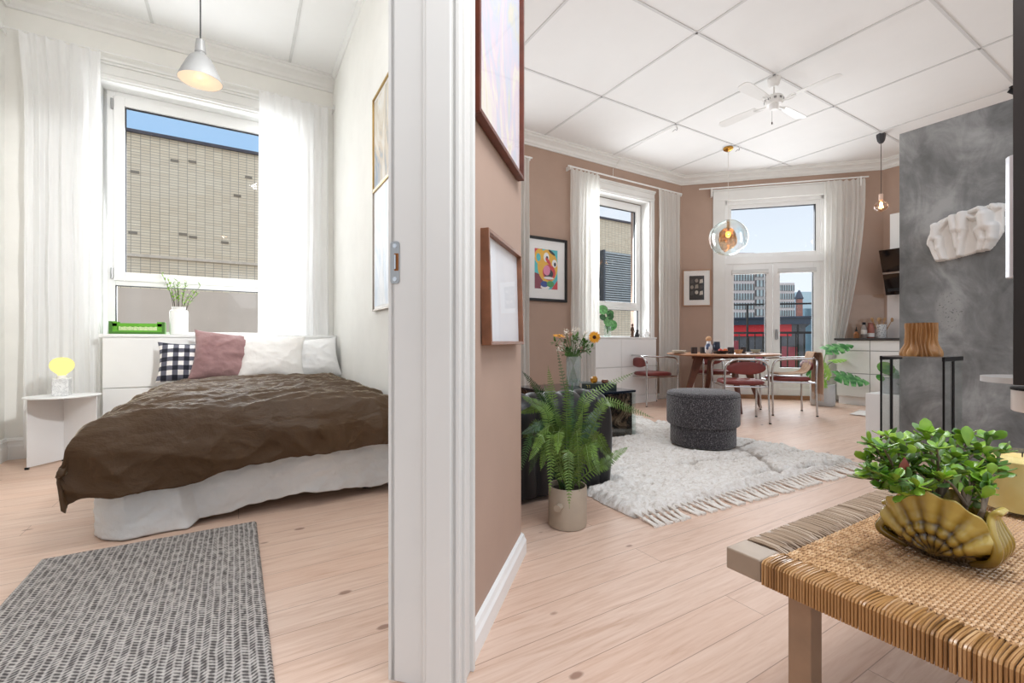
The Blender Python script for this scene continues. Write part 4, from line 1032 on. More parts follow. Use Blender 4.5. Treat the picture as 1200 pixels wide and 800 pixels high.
for a in ((669, 393, PINKF, 26, .03, .03), (676, 404, PALEF, 34, .04, -.05), (660, 404, PALEF, 24, .03, 0), (684, 396, PALEF, 24, .03, .05), (678, 388, PALEF, 22, .03, .06), (689, 404, PALEF, 16, .02, 0), (654, 409, PALEF, 14, .02, -.02)): blob(*a)
for a in ((672, 388, PALEF, 30, .05, .04), (664, 391, PALEF, 26, .05, .02), (657, 407, PALEF, 24, .04, .0), (686, 391, PALEF, 26, .04, .02), (681, 409, PINKF, 20, .03, -.04), (664, 412, MIDG, 26, .05, 0, .026), (685, 409, MIDG, 26, .045, .03, .026), (676, 396, MIDG, 22, .05, .05, .022), (652, 402, MIDG, 16, .04, .05, .022), (686, 402, MIDG, 18, .04, 0, .024), (678, 413, MIDG, 18, .035, 0, .024), (668, 410, MIDG, 16, .035, 0, .022), (662, 399, MIDG, 12, .03, 0, .02), (692, 408, MIDG, 10, .03, 0, .022), (672, 399, MIDG, 14, .04, 0, .02)): blob(*a)
x, y = at(700, 4.45)
bk_ = thing('book', 'thick dark green book lying on the coffee table beside the vase', 'book', (x, y, .447), R(-33))
DKG = M('dark_green_cloth', rgb(40, 50, 44), .6, var=.1)
mb = MB(); mb.box(-.165, .165, -.115, .115, 0, .004); mb.box(-.165, .165, -.115, .115, .048, .052); mb.box(-.165, .165, -.119, -.113, 0, .052); mb.build('cover', DKG, bk_, smooth=False, bevel=.002)
MB().box(-.160, .160, -.112, .110, .004, .048).build('pages', M('book_pages', rgb(206, 200, 188), .8, var=.1, vscale=200), bk_, smooth=False)
mb = MB()
for k, (x_, w_) in enumerate(((-.125, .018), (-.098, .010))):
    mb.box(x_, x_+w_, -.1195, -.119, .034, .038); mb.box(x_+w_-.004, x_+w_, -.1195, -.119, .012, .034)
mb.build('spine_print', M('gold_print', rgb(190, 180, 80), .5), bk_, smooth=False)
x, y = at(696, 4.45)
am = thing('crystal', 'small amber glass crystal on the dark green book', 'ornament', (x, y, .499))
m, nt, out = nmat('amber_glass'); s = N(nt); fin(nt, out, s.bsdf(rgb(244, 172, 44), .1, **{'Transmission Weight': .55, 'IOR': 1.5})); AMB = m
MB().lathe([(.02, 0), (.034, .01), (.036, .04), (.022, .062), (0, .066)], 7).build('stone', AMB, am, smooth=False)
x, y = at(709, 4.40)
am = thing('tealight_holder', 'small brown oval tealight holder on the dark green book', 'candle holder', (x, y, .499))
MB().lathe([(.024, 0), (.034, .008), (.034, .022), (.026, .032), (.020, .032), (.020, .02), (0, .02)], 24, sq=lambda a: 1+.12*math.cos(2*a)).build('holder', M('brown_glaze', rgb(112, 66, 44), .3, var=.2), am)
MB().lathe([(.018, .018), (.018, .034), (.0, .036)], 16).build('candle', M('candle_wax', rgb(236, 226, 210), .5), am)
# ---------------------------------------------------------------- shag rug
def shag():
    m, nt, out = nmat('cream_shag_wool'); s = N(nt); v = s.coord()
    n = s.noise(s.coord(scale=(1, 1.6, 1)), 26, 6, .7, dist=1.0); n2 = s.noise(v, 3.2, 4, .6)
    c = s.ramp(n, [(.28, rgb(176, 166, 155)), (.44, rgb(224, 219, 212)), (.58, rgb(238, 236, 232)), (.8, rgb(248, 246, 243))])
    c = s.mix(s.math('MULTIPLY', s.ramp(n2, [(.60, (0, 0, 0)), (.72, (1, 1, 1))]), .35), c, rgb(150, 124, 100))
    fa = s.n('ShaderNodeAttribute', attribute_name='furrow_shade').outputs['Fac']
    c = s.mix(s.math('MULTIPLY', s.ramp(fa, [(.45, (0, 0, 0)), (.95, (1, 1, 1))]), .75), c, rgb(122, 108, 94))  # shade of the deep furrows put into the pile colour as darker brown
    fin(nt, out, s.bsdf(c, .95, 0, s.bump(n, .6, .012))); return m
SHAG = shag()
rg = thing('rug', 'thick cream shag rug with fringe under the speckled pouf', 'rug', (1.72, 1.66, 0), R(-2.6))
RW, RL = 2.15, 2.55; RC, RS_ = math.cos(R(-2.6)), math.sin(R(-2.6)); PFX, PFY = at(823.3, 3.95)
furs = []
def rugf(u, v):
    x = RW*u+.012*fbm(v*9, 2); y = RL*v+.010*fbm(u*9, 5); e = min(u*RW, (1-u)*RW, v*RL, (1-v)*RL); k = min(1, e/.05)**.5
    # two sets of crossing furrows
    a = abs(((x*.80-y*.6+.05*fbm(x*2, y*2))/.52) % 1-.5)*2; b = abs(((x*.16+y+.07*fbm(x*1.6+4, y*2))/.34) % 1-.5)*2
    fur = 1-.75*max(0, min(1, .30+1.8*fbm(x*1.5, y*1.9+8)))*math.exp(-((1-a)/.16)**2)-(.9*max(0, min(1, .75+1.3*fbm(x*1.7+3, y*1.3))))*math.exp(-((1-b)/.17)**2)
    h = .008+.044*fur+.012*fbm(x*10, y*15)+.011*fbm(x*34, y*46, 0, 2)
    ax, ay = RC*x-RS_*y+1.72, RS_*x+RC*y+1.66
    if ax < 2.06 and ay > 2.08 or ax < 3.24 and ay > 3.0: h = min(h, .008)
    dpf = math.hypot(ax-PFX, ay-PFY)
    if dpf < .46: h = min(h, .008+.05*max(0, (dpf-.33)/.13))
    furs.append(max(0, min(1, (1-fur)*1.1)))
    return (x+.010*fbm(x*30, y*30, 3, 2), y+.010*fbm(x*30, y*30, 8, 2), max(.003, h*k))
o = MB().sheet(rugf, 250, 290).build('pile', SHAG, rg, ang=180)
at_ = o.data.attributes.new('furrow_shade', 'FLOAT', 'POINT'); at_.data.foreach_set('value', furs[:len(o.data.vertices)])
FR = M('fringe_yarn', rgb(228, 224, 217), .9, var=.12, vscale=40)
proto = None
for k in range(46):
    x = .02+k*(RW-.04)/45
    if proto is None or k < 4:
        mb = MB()
        for q in range(5):
            dx = rr.uniform(-.016, .016)
            mb.tube(smooth_path([(0, .02, .02), (dx*.3, -.035, .016), (dx, -.10-rr.uniform(0, .02), .006), (dx*1.3+rr.uniform(-.01, .01), -.135, .005)], 4), [.005]*5+[.0065]*4+[.008]*4, 5)
        mb.ell((0, -.05, .014), (.012, .013, .011), 8, 6)
        o = mb.build('tassel', FR, rg); proto = o; o.location = (x, 0, 0)
    else:
        o = proto.copy(); C.objects.link(o); o.parent = rg; o.location = (x, .012*fbm(k*.4, 1), 0); o.rotation_euler = (0, 0, rr.uniform(-.25, .25))
# pouf
def boucle():
    m, nt, out = nmat('charcoal_boucle'); s = N(nt); v = s.coord()
    n = s.n('ShaderNodeTexVoronoi', {'Vector': v, 'Scale': 95}).outputs['Distance']; n2 = s.noise(v, 130, 3, .7)
    c = s.ramp(n2, [(.36, rgb(34, 32, 36)), (.52, rgb(62, 59, 63)), (.64, rgb(128, 124, 126)), (.74, rgb(186, 182, 182))])
    fin(nt, out, s.bsdf(c, .95, 0, s.bump(n, .7, .01), **{'Sheen Weight': .5, 'Sheen Roughness': .4})); return m
BOU = boucle()
x, y = at(823.3, 3.95)
pf = thing('pouf', 'round charcoal speckled pouf standing on the shag rug', 'pouf', (x, y, .02))
MB().lathe([(.0, 0), (.255, .0), (.265, .012), (.265, .175)], 64).build('base', BOU, pf, ang=60)
MB().lathe([(.262, .165), (.288, .172), (.295, .185), (.296, .42), (.288, .442), (.262, .452), (0, .456)], 64).build('cushion', BOU, pf, ang=60)
MB().lathe([(.2955, .415), (.2985, .418), (.2955, .421)], 64).build('seam', M('dark_piping', rgb(40, 38, 42), .9), pf)
# ---------------------------------------------------------------- fern
x, y = at(665, 2.24)
POTB = M('beige_stoneware', rgb(174, 160, 142), .6, var=.06, vscale=12, bump=.1, bscale=60)
fr = thing('potted_fern', 'green sword fern in a beige knobbed pot at the end of the rose wall', 'plant', (x, y, 0))
pot = MB().lathe([(.084, 0), (.092, .004), (.094, .02), (.094, .192), (.091, .197), (.086, .195), (.086, .16), (0, .158)], 48).build('pot', POTB, fr, ang=50)
kn = Vector((-FW[0]*.9-RT[0]*.5, -FW[1]*.9-RT[1]*.5, 0)).normalized()
MB().tube([kn*.088+Vector((0, 0, .118)), kn*.128+Vector((0, 0, .118))], .0165, 20).build('knob', POTB, pot)
MB().lathe([(.085, .17), (0, .172)], 24).build('soil', M('potting_soil', rgb(46, 36, 28), .95, var=.3, vscale=60), fr)
FERN = M('fern_green', rgb(90, 118, 46), .4, var=.5, vscale=9, **{'Sheen Weight': .1}); FERN2 = M('fern_deep_green', rgb(54, 88, 44), .4, var=.5, vscale=9)
def frond(tip, mid, mat, lw=.043, n=42):
    tw = rr.choice((-1, 1))*rr.uniform(.05, .8)
    b = Vector((rr.uniform(-.03, .03), rr.uniform(-.03, .03), .165)); tip = Vector(tip); mid = Vector(mid)
    path = smooth_path([b, b*.3+mid*.7+Vector((0, 0, .01)), mid, (mid+tip)/2+Vector((0, 0, .03*(tip-mid).length)), tip], 12)
    mb = MB(); mb.tube(path, [.0032*(1-.75*i/len(path)) for i in range(len(path))], 5)
    L = len(path)-1; up = Vector((0, 0, 1))
    for k in range(n):
        t = .10+.90*k/(n-1); f = t*L; i = min(int(f), L-1); p = path[i].lerp(path[i+1], f-i); d = (path[i+1]-path[i]).normalized()
        s_ = d.cross(Vector((FW[0], FW[1], -.15))); s_ = s_.normalized() if s_.length > .15 else Vector((RT[0], RT[1], 0)); s_ = Matrix.Rotation(tw, 3, d) @ s_; nf_ = s_.cross(d)
        w = lw*(math.sin(PI*min(1, .12+t*.93))**.55)*(1-.35*t)
        for sg in (-1, 1):
            q = (s_*sg+d*.35+Vector((rr.uniform(-.08, .08), rr.uniform(-.08, .08), rr.uniform(-.18, .10)))).normalized()
            leaf(mb, p, q, w*rr.uniform(.88, 1.1), .0042*(1-.3*t), nf_, .10, .2, 3)
    return mb.build('frond', mat, fr, ang=180)
def fo(px, py, dz): v = cam_off(px-665, 0, 2.24, dz); v.z = hz(py, 2.24); return v
FR_ = [  # tip px, tip py, depth; mid px, mid py, depth
 (654, 407, .06, 668, 490, .02), (757, 438, .18, 688, 470, .05), (770, 492, .05, 708, 470, -.02), (612, 436, .10, 640, 470, .05), (610, 462, -.05, 640, 480, -.02), (607, 486, .05, 636, 480, .05),
 (603, 560, -.12, 622, 508, -.08), (641, 568, -.16, 645, 505, -.10), (712, 530, -.14, 695, 505, -.08), (706, 497, .06, 688, 510, .02), (737, 523, .0, 708, 540, -.03), (724, 549, .08, 702, 520, .04),
 (620, 560, .05, 634, 520, .03), (672, 560, -.2, 672, 500, -.11), (640, 452, .14, 650, 490, .06), (690, 458, .12, 676, 495, .04), (612, 520, .12, 632, 500, .06), (628, 500, -.18, 645, 495, -.09), (700, 565, .12, 690, 530, .08), (680, 480, -.05, 672, 520, -.02),
 (664, 440, -.02, 664, 500, 0), (622, 446, .02, 646, 492, .02), (648, 520, -.22, 652, 500, -.12), (632, 545, -.1, 640, 512, -.06), (676, 450, .16, 670, 500, .08), (696, 545, -.16, 688, 515, -.08), (618, 532, -.14, 636, 506, -.08), (716, 474, .1, 690, 500, .05), (660, 575, -.24, 662, 520, -.14), (644, 430, .1, 652, 490, .05), (610, 508, -.02, 636, 498, 0), (655, 545, .1, 655, 500, .08), (684, 540, -.2, 682, 515, -.1)]
for k, (a, b_, c_, d_, e_, f_) in enumerate(FR_): frond(fo(a, b_, c_), fo(d_, e_, f_), FERN if k % 3 else FERN2)
# ================================================================== DINING
WALW = M('walnut_wood', rgb(104, 62, 44), .45, var=.25, vscale=9); TOPW = M('table_top_oak', rgb(186, 138, 104), .4, var=.15, vscale=6)
TX, TY = at(845.5, 6.18)
dt = thing('dining_table', 'round wooden dining table with splayed walnut legs', 'table', (TX, TY, 0), R(14))
MB().lathe([(0, .712), (.64, .712), (.70, .724), (.705, .732), (.70, .740), (0, .740)], 72).build('tabletop', TOPW, dt, ang=50)
mb = MB(); mb.box(-.40, .40, -.022, .022, .655, .712); mb.box(-.022, .022, -.40, .40, .655, .712); mb.build('apron', WALW, dt, smooth=False)
for k in range(4):
    a = PI/4+k*PI/2; t = Vector((.30*math.cos(a), .30*math.sin(a), .70)); b = Vector((.53*math.cos(a), .53*math.sin(a), 0)); u = Vector((-math.sin(a), math.cos(a), 0)); w = Vector((math.cos(a), math.sin(a), 0))
    mb = MB(); vs = []
    for p, hw, hd in ((b, .015, .018), (t, .030, .060)):
        vs += [p-u*hw-w*hd, p+u*hw-w*hd, p+u*hw+w*hd, p-u*hw+w*hd]
    mb.add(vs, [(3, 2, 1, 0), (4, 5, 6, 7), (0, 1, 5, 4), (1, 2, 6, 5), (2, 3, 7, 6), (3, 0, 4, 7)])
    mb.build('leg', WALW, dt, smooth=False, bevel=.006)
REDL = M('oxblood_leather', rgb(122, 50, 46), .42, var=.12, vscale=12, bump=.12, bscale=90)
def make_chair(label, loc, rz):
    """front is local +Y"""
    t = thing('dining_chair', label, 'chair', loc, rz, 'dining chairs'); r = .0115
    mb = MB()                                                    # arm hoop with the front legs
    arm = smooth_path([(-.245, .20, .0), (-.248, .205, .35), (-.25, .205, .58), (-.25, .17, .68), (-.25, .08, .705), (-.25, -.10, .715), (-.235, -.22, .722), (-.17, -.285, .726), (0, -.305, .728),
                       (.17, -.285, .726), (.235, -.22, .722), (.25, -.10, .715), (.25, .08, .705), (.25, .17, .68), (.25, .205, .58), (.248, .205, .35), (.245, .20, .0)], 6)
    arm = [Vector((p[0], p[1], p[2] if p[2] < .55 else .55+(p[2]-.55)*.84)) for p in arm]
    mb.tube(arm, r, 10); mb.build('arm_frame', CHROME, t)
    mb = MB()
    hoop = smooth_path([(-.235, -.285, 0), (-.225, -.275, .30), (-.222, -.280, .56), (-.20, -.295, .655), (-.12, -.302, .698), (0, -.304, .703), (.12, -.302, .698), (.20, -.295, .655), (.222, -.280, .56), (.225, -.275, .30), (.235, -.285, 0)], 6)
    mb.tube(hoop, r, 10); mb.build('rear_frame', CHROME, t)
    mb = MB()
    for x in (-.226, .226): mb.tube([(x*1.08, .20, .41), (x, -.275, .40)], .009, 8)
    mb.tube([(-.244, .19, .41), (.244, .19, .41)], .009, 8); mb.tube([(-.226, -.272, .40), (.226, -.272, .40)], .009, 8)
    mb.build('seat_frame', CHROME, t)
    # seat: rounded square cushion
    mb = MB(); n = 48
    def sq(a, e=.62): c, s_ = math.cos(a), math.sin(a); return (abs(c)**e*(1 if c > 0 else -1), abs(s_)**e*(1 if s_ > 0 else -1))
    rings = [(.90, .415), (1.0, .425), (1.02, .440), (1.0, .456), (.93, .466), (.6, .470), (.02, .468)]; vs = []
    for k_, z in rings:
        for i in range(n): c, s_ = sq(2*PI*i/n); vs.append((.228*k_*c, -.035+.225*k_*s_, z))
    fs = [(j*n+i, j*n+(i+1) % n, (j+1)*n+(i+1) % n, (j+1)*n+i) for j in range(len(rings)-1) for i in range(n)]+[tuple(range(n-1, -1, -1)), tuple((len(rings)-1)*n+i for i in range(n))]
    mb.add(vs, fs); mb.build('seat', REDL, t, ang=60)
    # curved oval back pad
    mb = MB()
    def pad(sg):
        def fn(u, v):
            a = 2*PI*u; k_ = v; x = .205*k_*math.cos(a); z = .605+.072*k_*math.sin(a)+.012*(1-(x/.2)**2)*0
            th = .016*max(0, 1-k_**4)**.5
            return (x, -.285+.32*x*x*1.0+sg*th+.02, z)
        return fn
    mb.sheet(pad(1), 40, 8); q = MB().sheet(pad(-1), 40, 8); mb.add(q.v, [f[::-1] for f in q.f]); mb.build('backrest', REDL, t, ang=60)
    for k in range(4):
        x, y = ((-.245, .20), (.245, .20), (-.235, -.285), (.235, -.285))[k]
        MB().lathe([(.0135, 0), (.0135, .012)], 10, (x, y, 0)).build('foot_cap', BLACKM, t)
    return t
def face_to(p, q): return math.atan2(q[1]-p[1], q[0]-p[0])-PI/2
c1 = (4.93+.05, 3.12+.05)
ch1 = make_chair('red leather and chrome chair nearest the camera, its back turned, behind the pouf', (c1[0], c1[1], 0), R(-42))
x, y = at(767, 6.56); dup(ch1, (x, y, 0), R(-104), 'leftmost red leather and chrome chair, in front of the white sill cabinet')
x, y = at(838, 6.92); dup(ch1, (x, y, 0), R(146), 'red leather and chrome chair on the far side of the table, mostly hidden behind it')
RX, RY = 5.89, 3.15
ch4 = dup(ch1, (RX, RY, 0), R(46), 'red leather and chrome chair with a beige throw, right of the dining table')
# throw over that chair (built in chair space, then placed)
THR = Mcloth('beige_knit', rgb(196, 164, 136), rgb(214, 186, 160), wrinkle=.5, wscale=14, weave=300)
pathT = smooth_path([(0, .12, .492), (0, -.05, .498), (0, -.19, .51), (0, -.235, .56), (0, -.262, .66), (0, -.285, .752), (0, -.315, .766), (0, -.348, .74), (0, -.355, .60), (0, -.35, .42), (0, -.355, .26)], 6)
def throwf(u, v):
    f = v*(len(pathT)-1); i = min(int(f), len(pathT)-2); p = pathT[i].lerp(pathT[i+1], f-i)
    w = .17-.03*math.sin(v*5)-.03*v; x = -.03+(u-.5)*2*w+.012*fbm(v*4, 1)
    g = .012*math.sin(u*17+v*3)+.012*fbm(u*5, v*6)
    n_ = Vector((0, -1, 0)) if v > .55 else Vector((0, .3, 1))
    d = abs(g) if v < .62 else abs(g)+.004
    return (x, p.y+n_.y*d, p.z+n_.z*d)
mb = MB().sheet(throwf, 36, 70)
th = mb.build('throw_blanket', THR, None, ang=180, solid=.006, off=0)
tag(th, 'beige knitted throw hanging over the back of the right-hand dining chair', 'throw', None, (RX, RY, 0), R(46))
for k in range(18):
    u = (k+.5)/18; p = throwf(u, 1); mb = MB()
    mb.tube(smooth_path([p, (p[0]+rr.uniform(-.006, .006), p[1]+rr.uniform(-.008, .004), p[2]-.04), (p[0]+rr.uniform(-.012, .012), p[1], p[2]-.085)], 4), [.003]*5+[.004]*4, 5); mb.build('tassel', THR, th)
# things on the table
def T(px, z): x, y = at(px, z); return (x, y, .740)
STON = M('sand_stoneware', rgb(206, 190, 172), .5, var=.06); DARKC = M('dark_stoneware', rgb(50, 46, 50), .4, var=.15); NAVY = M('navy_stoneware', rgb(44, 52, 72), .4, var=.15)
PL = [(.0, 0), (.055, 0), (.06, .003), (.115, .016), (.118, .019), (.113, .020), (.058, .008), (0, .007)]
def ware(name, label, cat, loc, prof, mat, n=32, part='body', group=None):
    t = thing(name, label, cat, loc, 0, group); MB().lathe(prof, n).build(part, mat, t); return t
t = ware('plate', 'wide sand coloured plate at the left end of the dining table', 'plate', T(795.5, 6.05), PL, STON)
ware('bowl', 'shallow pale bowl on the left plate of the dining table', 'bowl', (*T(795.5, 6.05)[:2], .748), [(0, 0), (.04, 0), (.08, .022), (.095, .036), (.091, .036), (.075, .024), (0, .008)], M('pale_stoneware', rgb(222, 214, 204), .5))
CUP = [(0, 0), (.036, 0), (.040, .004), (.041, .085), (.038, .085), (.037, .01), (0, .008)]
ware('cup', 'dark brown tumbler second from the left on the dining table', 'cup', T(813.5, 6.0), CUP, M('brown_stoneware', rgb(58, 44, 42), .4))
ware('cup', 'dark tumbler just left of the white bottle on the dining table', 'cup', T(824, 6.18), CUP, DARKC)
bt = thing('carafe', 'white patterned carafe with a round cork ball stopper on the dining table', 'carafe', T(830.5, 6.05))
m, nt, out = nmat('blue_splashed_porcelain'); s = N(nt)
fin(nt, out, s.bsdf(s.ramp(s.noise(s.coord(), 18, 3), [(.50, rgb(226, 228, 232)), (.56, rgb(70, 86, 120))]), .2))
MB().lathe([(0, 0), (.042, 0), (.047, .006), (.048, .085), (.044, .105), (.028, .128), (.024, .165), (.021, .165), (.021, .12), (0, .11)], 32).build('body', m, bt)
MB().ell((0, 0, .192), .037, 20, 14).build('stopper', M('cork_ball', rgb(206, 160, 120), .7, var=.08), bt)
jg = thing('jug', 'tall dark navy jug beside the white carafe on the dining table', 'jug', T(840, 6.12))
MB().lathe([(0, 0), (.042, 0), (.046, .006), (.044, .10), (.040, .158), (.037, .158), (.04, .1), (.04, .01), (0, .008)], 32).build('body', NAVY, jg)
MB().tube(smooth_path([(-.042, 0, .13), (-.075, 0, .125), (-.08, 0, .075), (-.045, 0, .045)], 5), .006, 8).build('handle', NAVY, jg)
fbw = ware('bowl', 'low dark fruit bowl in the middle of the dining table', 'bowl', T(845.5, 5.85), [(0, 0), (.05, 0), (.085, .022), (.098, .042), (.094, .042), (.08, .026), (0, .01)], DARKC)
q = T(845.5, 5.85)
for k, (dx, dy, c_) in enumerate(((.01, .02, rgb(226, 128, 60)), (-.035, -.01, rgb(190, 70, 50)), (.035, -.03, rgb(214, 110, 56)))):
    o = MB().ell((0, 0, 0), .030, 16, 10).build('fruit', M('fruit_skin_%d' % k, c_, .4), None)
    tag(o, ('orange fruit at the back of the dark fruit bowl', 'small red fruit at the left of the dark fruit bowl', 'peach coloured fruit at the front of the dark fruit bowl')[k], 'fruit', None, (q[0]+dx, q[1]+dy, .740+.040))
ware('cup', 'dark cup right of the fruit bowl on the dining table', 'cup', T(856.5, 5.95), CUP, DARKC)
bsk = ware('basket', 'small woven straw bowl on the dining table', 'basket', T(865.5, 5.85), [(0, 0), (.03, 0), (.045, .03), (.052, .055), (.047, .055), (.04, .03), (0, .008)], M('straw_weave', rgb(196, 154, 116), .8, var=.3, vscale=60, bump=.6, bscale=70, bdist=.006))
ware('cup', 'dark cup behind the straw bowl on the dining table', 'cup', T(871, 6.1), CUP, DARKC)
ware('plate', 'wide sand coloured plate at the right side of the dining table', 'plate', T(885, 5.85), PL, M('rose_stoneware', rgb(186, 166, 152), .5))
ware('bowl', 'small grey green bowl standing on the right plate of the dining table', 'bowl', (*T(885.5, 5.85)[:2], .748), [(0, 0), (.03, 0), (.055, .03), (.06, .05), (.056, .05), (.05, .03), (0, .01)], M('celadon', rgb(160, 158, 140), .4))
x, y, z = T(878, 5.66)
o = MB().sheet(lambda u, v: (-.12+.24*u, -.07+.14*v, .001+.0025*(1+fbm(u*5, v*5))), 16, 10).build('napkin', M('white_napkin', rgb(236, 236, 236), .8), None, ang=180)
tag(o, 'white cloth napkin lying at the near edge of the dining table', 'napkin', None, (x, y, .7405), R(-31))
# ---------------------------------------------------------------- glass globe pendant
gx, gy = at(853.3, 6.27)
gp = thing('globe_pendant', 'large iridescent glass globe pendant over the dining table', 'lamp', (gx, gy, 0))
gz = hz(278.5, 6.27); gr_ = 21.0*6.27/FPX
MB().lathe([(0, CZ-.055), (.03, CZ-.052), (.062, CZ-.03), (.066, CZ-.008), (.06, CZ), (0, CZ)], 28).build('canopy', M('polished_brass', rgb(200, 148, 70), .2, 1.0), gp)
MB().tube([(0, 0, CZ-.05), (0, 0, gz+gr_*.6)], .003, 8).build('cord', M('white_cord', rgb(226, 222, 216), .6), gp)
m, nt, out = nmat('iridescent_glass'); s = N(nt); v = s.coord()
lw = s.n('ShaderNodeLayerWeight', {'Blend': .5}).outputs['Facing']
nz = s.noise(v, 2.5, 3)
tint = s.ramp(nz, [(.3, rgb(255, 242, 226)), (.5, rgb(238, 247, 248)), (.7, rgb(250, 238, 234))])
ff = s.math('ADD', s.math('MULTIPLY', s.math('POWER', lw, 2.0), .75), .10)
trn = s.n('ShaderNodeBsdfTransparent', {'Color': tint}).outputs[0]; gl = s.n('ShaderNodeBsdfGlossy', {'Color': tint, 'Roughness': .03}).outputs[0]
fin(nt, out, s.n('ShaderNodeMixShader', {0: ff, 1: trn, 2: gl}).outputs[0]); IRI = m
vs = MB(); vs.ell((0, 0, 0), (gr_, gr_, gr_), 48, 32)
vs.v = [(p[0]*(1+.05*fbm(p[0]*3, p[1]*3, p[2]*3)), p[1]*(1+.05*fbm(p[0]*3+5, p[1]*3, p[2]*3)), gz+p[2]*.98*(1+.05*fbm(p[0]*3, p[1]*3+9, p[2]*3))) for p in vs.v]
vs.build('globe', IRI, gp, ang=180)
vs = MB(); vs.ell((-.02, 0, 0), (.11, .11, .15), 24, 16)
vs.v = [(p[0]*(1+.4*fbm(p[0]*9, p[1]*9, p[2]*9)), p[1]*(1+.4*fbm(p[0]*9+5, p[1]*9, p[2]*9)), gz-.03+p[2]*(1+.4*fbm(p[0]*9, p[1]*9+9, p[2]*9))) for p in vs.v]
m, nt, out = nmat('amber_melt_glass'); s = N(nt); g = s.n('ShaderNodeBsdfGlossy', {'Color': rgb(206, 168, 126), 'Roughness': .08}).outputs[0]; tr_ = s.n('ShaderNodeBsdfTransparent', {'Color': rgb(240, 206, 160)}).outputs[0]
fin(nt, out, s.n('ShaderNodeMixShader', {0: .45, 1: tr_, 2: g}).outputs[0])
vs.build('inner_glass', m, gp, ang=180)
MB().lathe([(.016, gz+gr_*.99), (.02, gz+gr_*.95), (.02, gz+.09), (.014, gz+.085), (0, gz+.085)], 16).build('socket', M('brass_socket', rgb(180, 130, 66), .3, 1.0), gp)
MB().ell((0, 0, gz+.045), (.034, .034, .044), 16, 12).build('bulb', Memit('amber_bulb', rgb(255, 196, 96), 5), gp)
# ---------------------------------------------------------------- ceiling fan
fx, fy = 4.72*1.0, 2.60
fx, fy = at(907, 4.63)
fn_ = thing('ceiling_fan', 'white ceiling fan with four blades under the panelled ceiling', 'fan', (fx, fy, 0))
MB().lathe([(0, CZ-.085), (.03, CZ-.083), (.05, CZ-.06), (.062, CZ-.012), (.062, CZ), (0, CZ)], 28).build('canopy', WHITE, fn_)
MB().tube([(0, 0, CZ-.08), (0, 0, CZ-.15)], .009, 10).build('rod', WHITE, fn_)
bz = hz(119, 4.63)
mo = MB().lathe([(0, bz-.035), (.07, bz-.033), (.085, bz-.012), (.088, bz+.03), (.075, bz+.048), (.02, bz+.062), (.014, bz+.075), (0, bz+.075)], 32).build('motor', WHITE, fn_)
mb = MB()
for k in range(10): a = 2*PI*k/10; mb.obox((.0885*math.cos(a), .0885*math.sin(a)), (math.cos(a), math.sin(a)), .0015, .012, bz-.004, bz+.018)
mb.build('vents', GROOVE, mo, smooth=False)
MB().lathe([(0, bz-.085), (.03, bz-.083), (.042, bz-.06), (.045, bz-.034), (0, bz-.033)], 24).build('switch_housing', WHITE, fn_)
WBL = M('white_fan_blade', rgb(236, 236, 234), .4, var=.01)
for k in range(4):
    a = R(2)+k*PI/2; u = Vector((math.cos(a), math.sin(a), 0)); w = Vector((-math.sin(a), math.cos(a), 0)); P = []
    outl = [(.17, -.042), (.30, -.050), (.50, -.058), (.565, -.052), (.59, -.030), (.59, .030), (.565, .052), (.50, .058), (.30, .050), (.17, .042)]
    mb = MB(); n = len(outl); vs = []
    for dz in (-.003, .003):
        for x, y in outl: p = u*x+w*y; vs.append((p.x, p.y, bz-.012+y*.20+dz))
    mb.add(vs, [tuple(range(n-1, -1, -1)), tuple(range(n, 2*n))]+[(i, (i+1) % n, n+(i+1) % n, n+i) for i in range(n)])
    b_ = mb.build('blade', WBL, fn_, smooth=False)
    mb = MB()
    for sg in (-1, 1):
        mb.tube(smooth_path([u*.075+Vector((0, 0, bz-.02)), u*.12+w*sg*.02+Vector((0, 0, bz-.028)), u*.16+w*sg*.034+Vector((0, 0, bz-.022)), u*.20+w*sg*.02+Vector((0, 0, bz-.018))], 4), .004, 6)
    mb.tube([u*.075+Vector((0, 0, bz-.022)), u*.21+Vector((0, 0, bz-.019))], .004, 6); mb.build('blade_arm', WHITE, b_)
MB().tube([(0, .02, bz-.08), (0, .02, bz-.20)], .0014, 6).build('pull_chain', STEEL, fn_)
MB().lathe([(.004, bz-.225), (.007, bz-.215), (.005, bz-.2), (0, bz-.198)], 10, (0, .02, 0)).build('pull_knob', M('dark_knob', rgb(70, 50, 40), .5), fn_)
# ---------------------------------------------------------------- bare bulb pendant by the kitchen
bx_, by_ = at(1032.5, 5.86)
bpn = thing('bulb_pendant', 'bare filament bulb pendant on a dark cord near the grey wall', 'lamp', (bx_, by_, 0))
MB().lathe([(.0, CZ-.12), (.022, CZ-.118), (.04, CZ-.09), (.05, CZ-.03), (.05, CZ), (0, CZ)], 6).build('canopy', M('charcoal_plastic', rgb(54, 54, 58), .5), bpn, smooth=False)
zb_ = hz(241, 5.86)
MB().tube([(0, 0, CZ-.11), (0, 0, zb_+.15)], .004, 8).build('cord', M('dark_textile_cord', rgb(84, 74, 68), .8), bpn)
MB().lathe([(0, zb_+.155), (.022, zb_+.15), (.024, zb_+.145), (.024, zb_+.075), (.02, zb_+.07), (0, zb_+.07)], 20).build('socket', M('blush_socket', rgb(220, 190, 172), .5), bpn)
MB().lathe([(.02, zb_+.075), (.03, zb_+.06), (.06, zb_+.035), (.078, zb_), (.068, zb_-.045), (.04, zb_-.07), (0, zb_-.08)], 28).build('bulb', Mglass('bulb_glass', rgb(255, 236, 216), .5, .08), bpn)
mb = MB()
